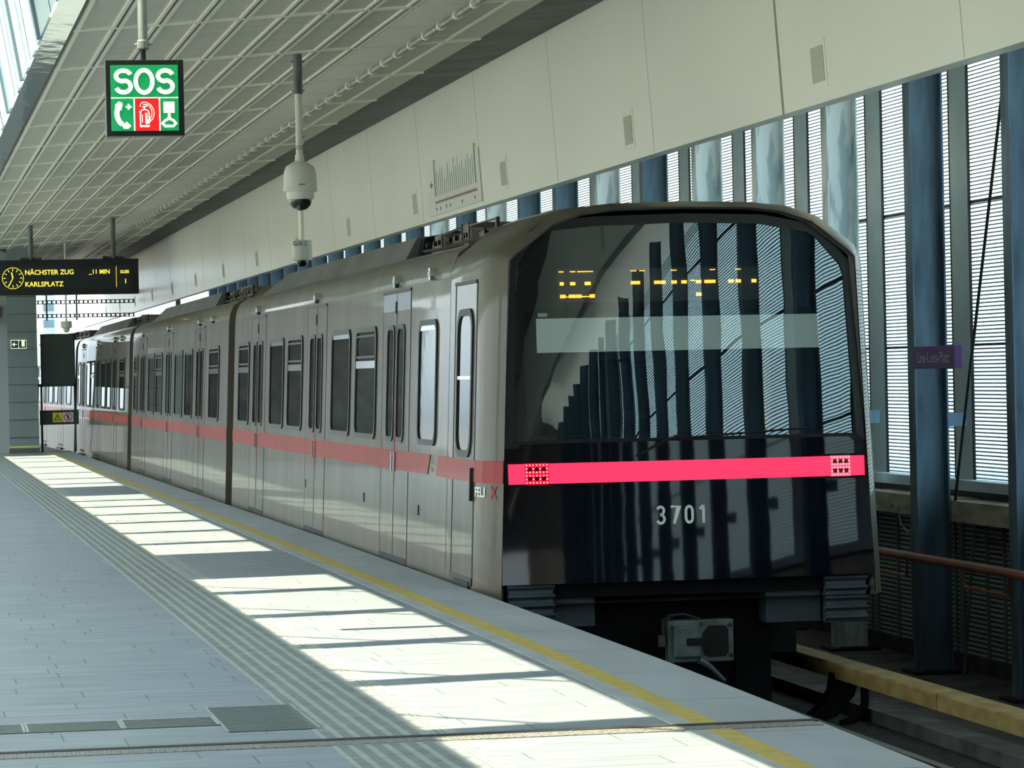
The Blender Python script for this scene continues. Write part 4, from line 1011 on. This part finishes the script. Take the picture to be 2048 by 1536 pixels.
# coupler
CXO = 5.43; CZO = -.57
cp = MB(); yq = Y0+.02
cw, chh = .485, .305
def cpt(x, z): return (CXO+x, CZO+z)
outer = rring(CXO, CXO+cw, CZO, CZO+chh, .015)
cp.prism([(CXO, CZO), (CXO+cw, CZO), (CXO+cw, CZO+chh), (CXO, CZO+chh)], 'y', yq, yq+.12)
cpo = cp.build('coupler_head', 'coupler_grey', car, bevel=.01)
mb = MB(); pts = [(CXO+.265, CZO+.05), (CXO+.30, CZO+.035), (CXO+.42, CZO+.035), (CXO+.445, CZO+.07), (CXO+.445, CZO+.23), (CXO+.42, CZO+.262), (CXO+.30, CZO+.262), (CXO+.255, CZO+.21), (CXO+.245, CZO+.15)]
mb.prism(pts, 'y', yq-.004, yq); mb.build('coupler_socket', 'pit', cpo)
mb = MB(); pts = [(CXO+.03, CZO+.04), (CXO+.22, CZO+.04), (CXO+.235, CZO+.15), (CXO+.20, CZO+.25), (CXO+.16, CZO+.265), (CXO+.05, CZO+.265), (CXO+.03, CZO+.24)]
mb.prism(pts, 'y', yq-.05, yq); mb.build('coupler_horn', 'coupler_grey', cpo, bevel=.012)
box('coupler_latch', 'pit', CXO+.125, CXO+.26, yq-.056, yq-.05, CZO+.125, CZO+.18, cpo); 
mb = MB()
for x, z in ((.03, .255), (.455, .26), (.46, .045), (.245, .275)): mb.tube([(CXO+x, yq-.012, CZO+z), (CXO+x, yq, CZO+z)], .016, 10)
mb.build('coupler_bolt', 'dark_steel', cpo)
MB().tube([(CXO+.02, yq, CZO+.30), (CXO+.0, yq+.02, CZO+.34), (CXO+.12, yq+.02, CZO+.35), (CXO+.24, yq, CZO+.31)], .009, 6).tube([(CXO-.03, yq+.03, CZO+.2), (CXO-.03, yq+.03, CZO+.31), (CXO+.05, yq+.03, CZO+.34)], .012, 6).build('coupler_hose', 'dark_steel', cpo)
MB().tube([(CXO+.22, yq-.02, CZO+.02), (CXO+.30, yq-.02, CZO-.03), (CXO+.41, yq-.02, CZO-.14)], [.03, .02, .012], 8).build('coupler_lever', 'coupler_grey', cpo)
box('coupler_valve', 'rail_steel', CXO-.07, CXO-.02, yq, yq+.06, CZO+.12, CZO+.2, cpo)
box('coupler_arm', 'dark_steel', CXO+.15, CXO+.35, yq+.1, Y0+.6, CZO+.08, CZO+.24, cpo)

# ---- middle car prototype and copies
def make_mid(y0, label):
    r = empty('metro_car', (XC, y0, -.95), label, 'metro car', 'coupled silver metro cars')
    L_ = 17.2
    loft(MB(), [(y0, std), (y0+L_, std)]).build('body', 'silver', r, smooth=True)
    roof_hump(r, y0+4.9, y0+L_-.2); roof_gear(r, y0+.7, y0+4.7)
    MB().prism([(4.58, 2.56), (4.62, 2.74), (4.9, 2.80), (6.3, 2.80), (6.6, 2.74), (6.64, 2.56)], 'y', y0+4.75, y0+4.9).build('cover_end', 'black_matt', r)
    for c_ in (3.95, 9.25, 14.65): car_door(r, y0+c_)
    for a, b2, h in ((1.12, 2.52, True), (5.05, 6.3, False), (6.7, 8.1, False), (10.45, 11.75, True), (12.05, 13.4, False), (15.75, 16.75, True)): car_window(r, y0+a, y0+b2, h)
    mb = MB(); mb.add([(X(.755), y0, .755), (X(.755), y0+L_, .755), (X(.915), y0+L_, .915), (X(.915), y0, .915)], [(0, 1, 2, 3)]); mb.build('red_stripe', 'stripe_red', r)
    lamp(r, y0+2.0)
    underframe(r, y0, y0+L_)
    # gangway bellows at the near end, belongs to this car
    bw = MB()
    for k in range(4): bw.box(4.42, 6.78, y0-.72+.17*k, y0-.62+.17*k, -.1, 2.42)
    bw.box(4.5, 6.7, y0-.74, y0-.0, -.05, 2.35); bw.build('bellows', 'bellows', r)
    return r
c2 = make_mid(42.25, 'second silver metro car, coupled behind the nearest car')
c3 = copy_tree(c2); c3.location.y += 18.1; c3['label'] = 'third silver metro car, reaching the mirror at the platform end'
c4 = copy_tree(c2); c4.location = (XC+.0, 42.25+36.2, -.95); c4.rotation_euler.z = .03; c4['label'] = 'farthest silver metro car, seen between grey pillar and mirror frame'
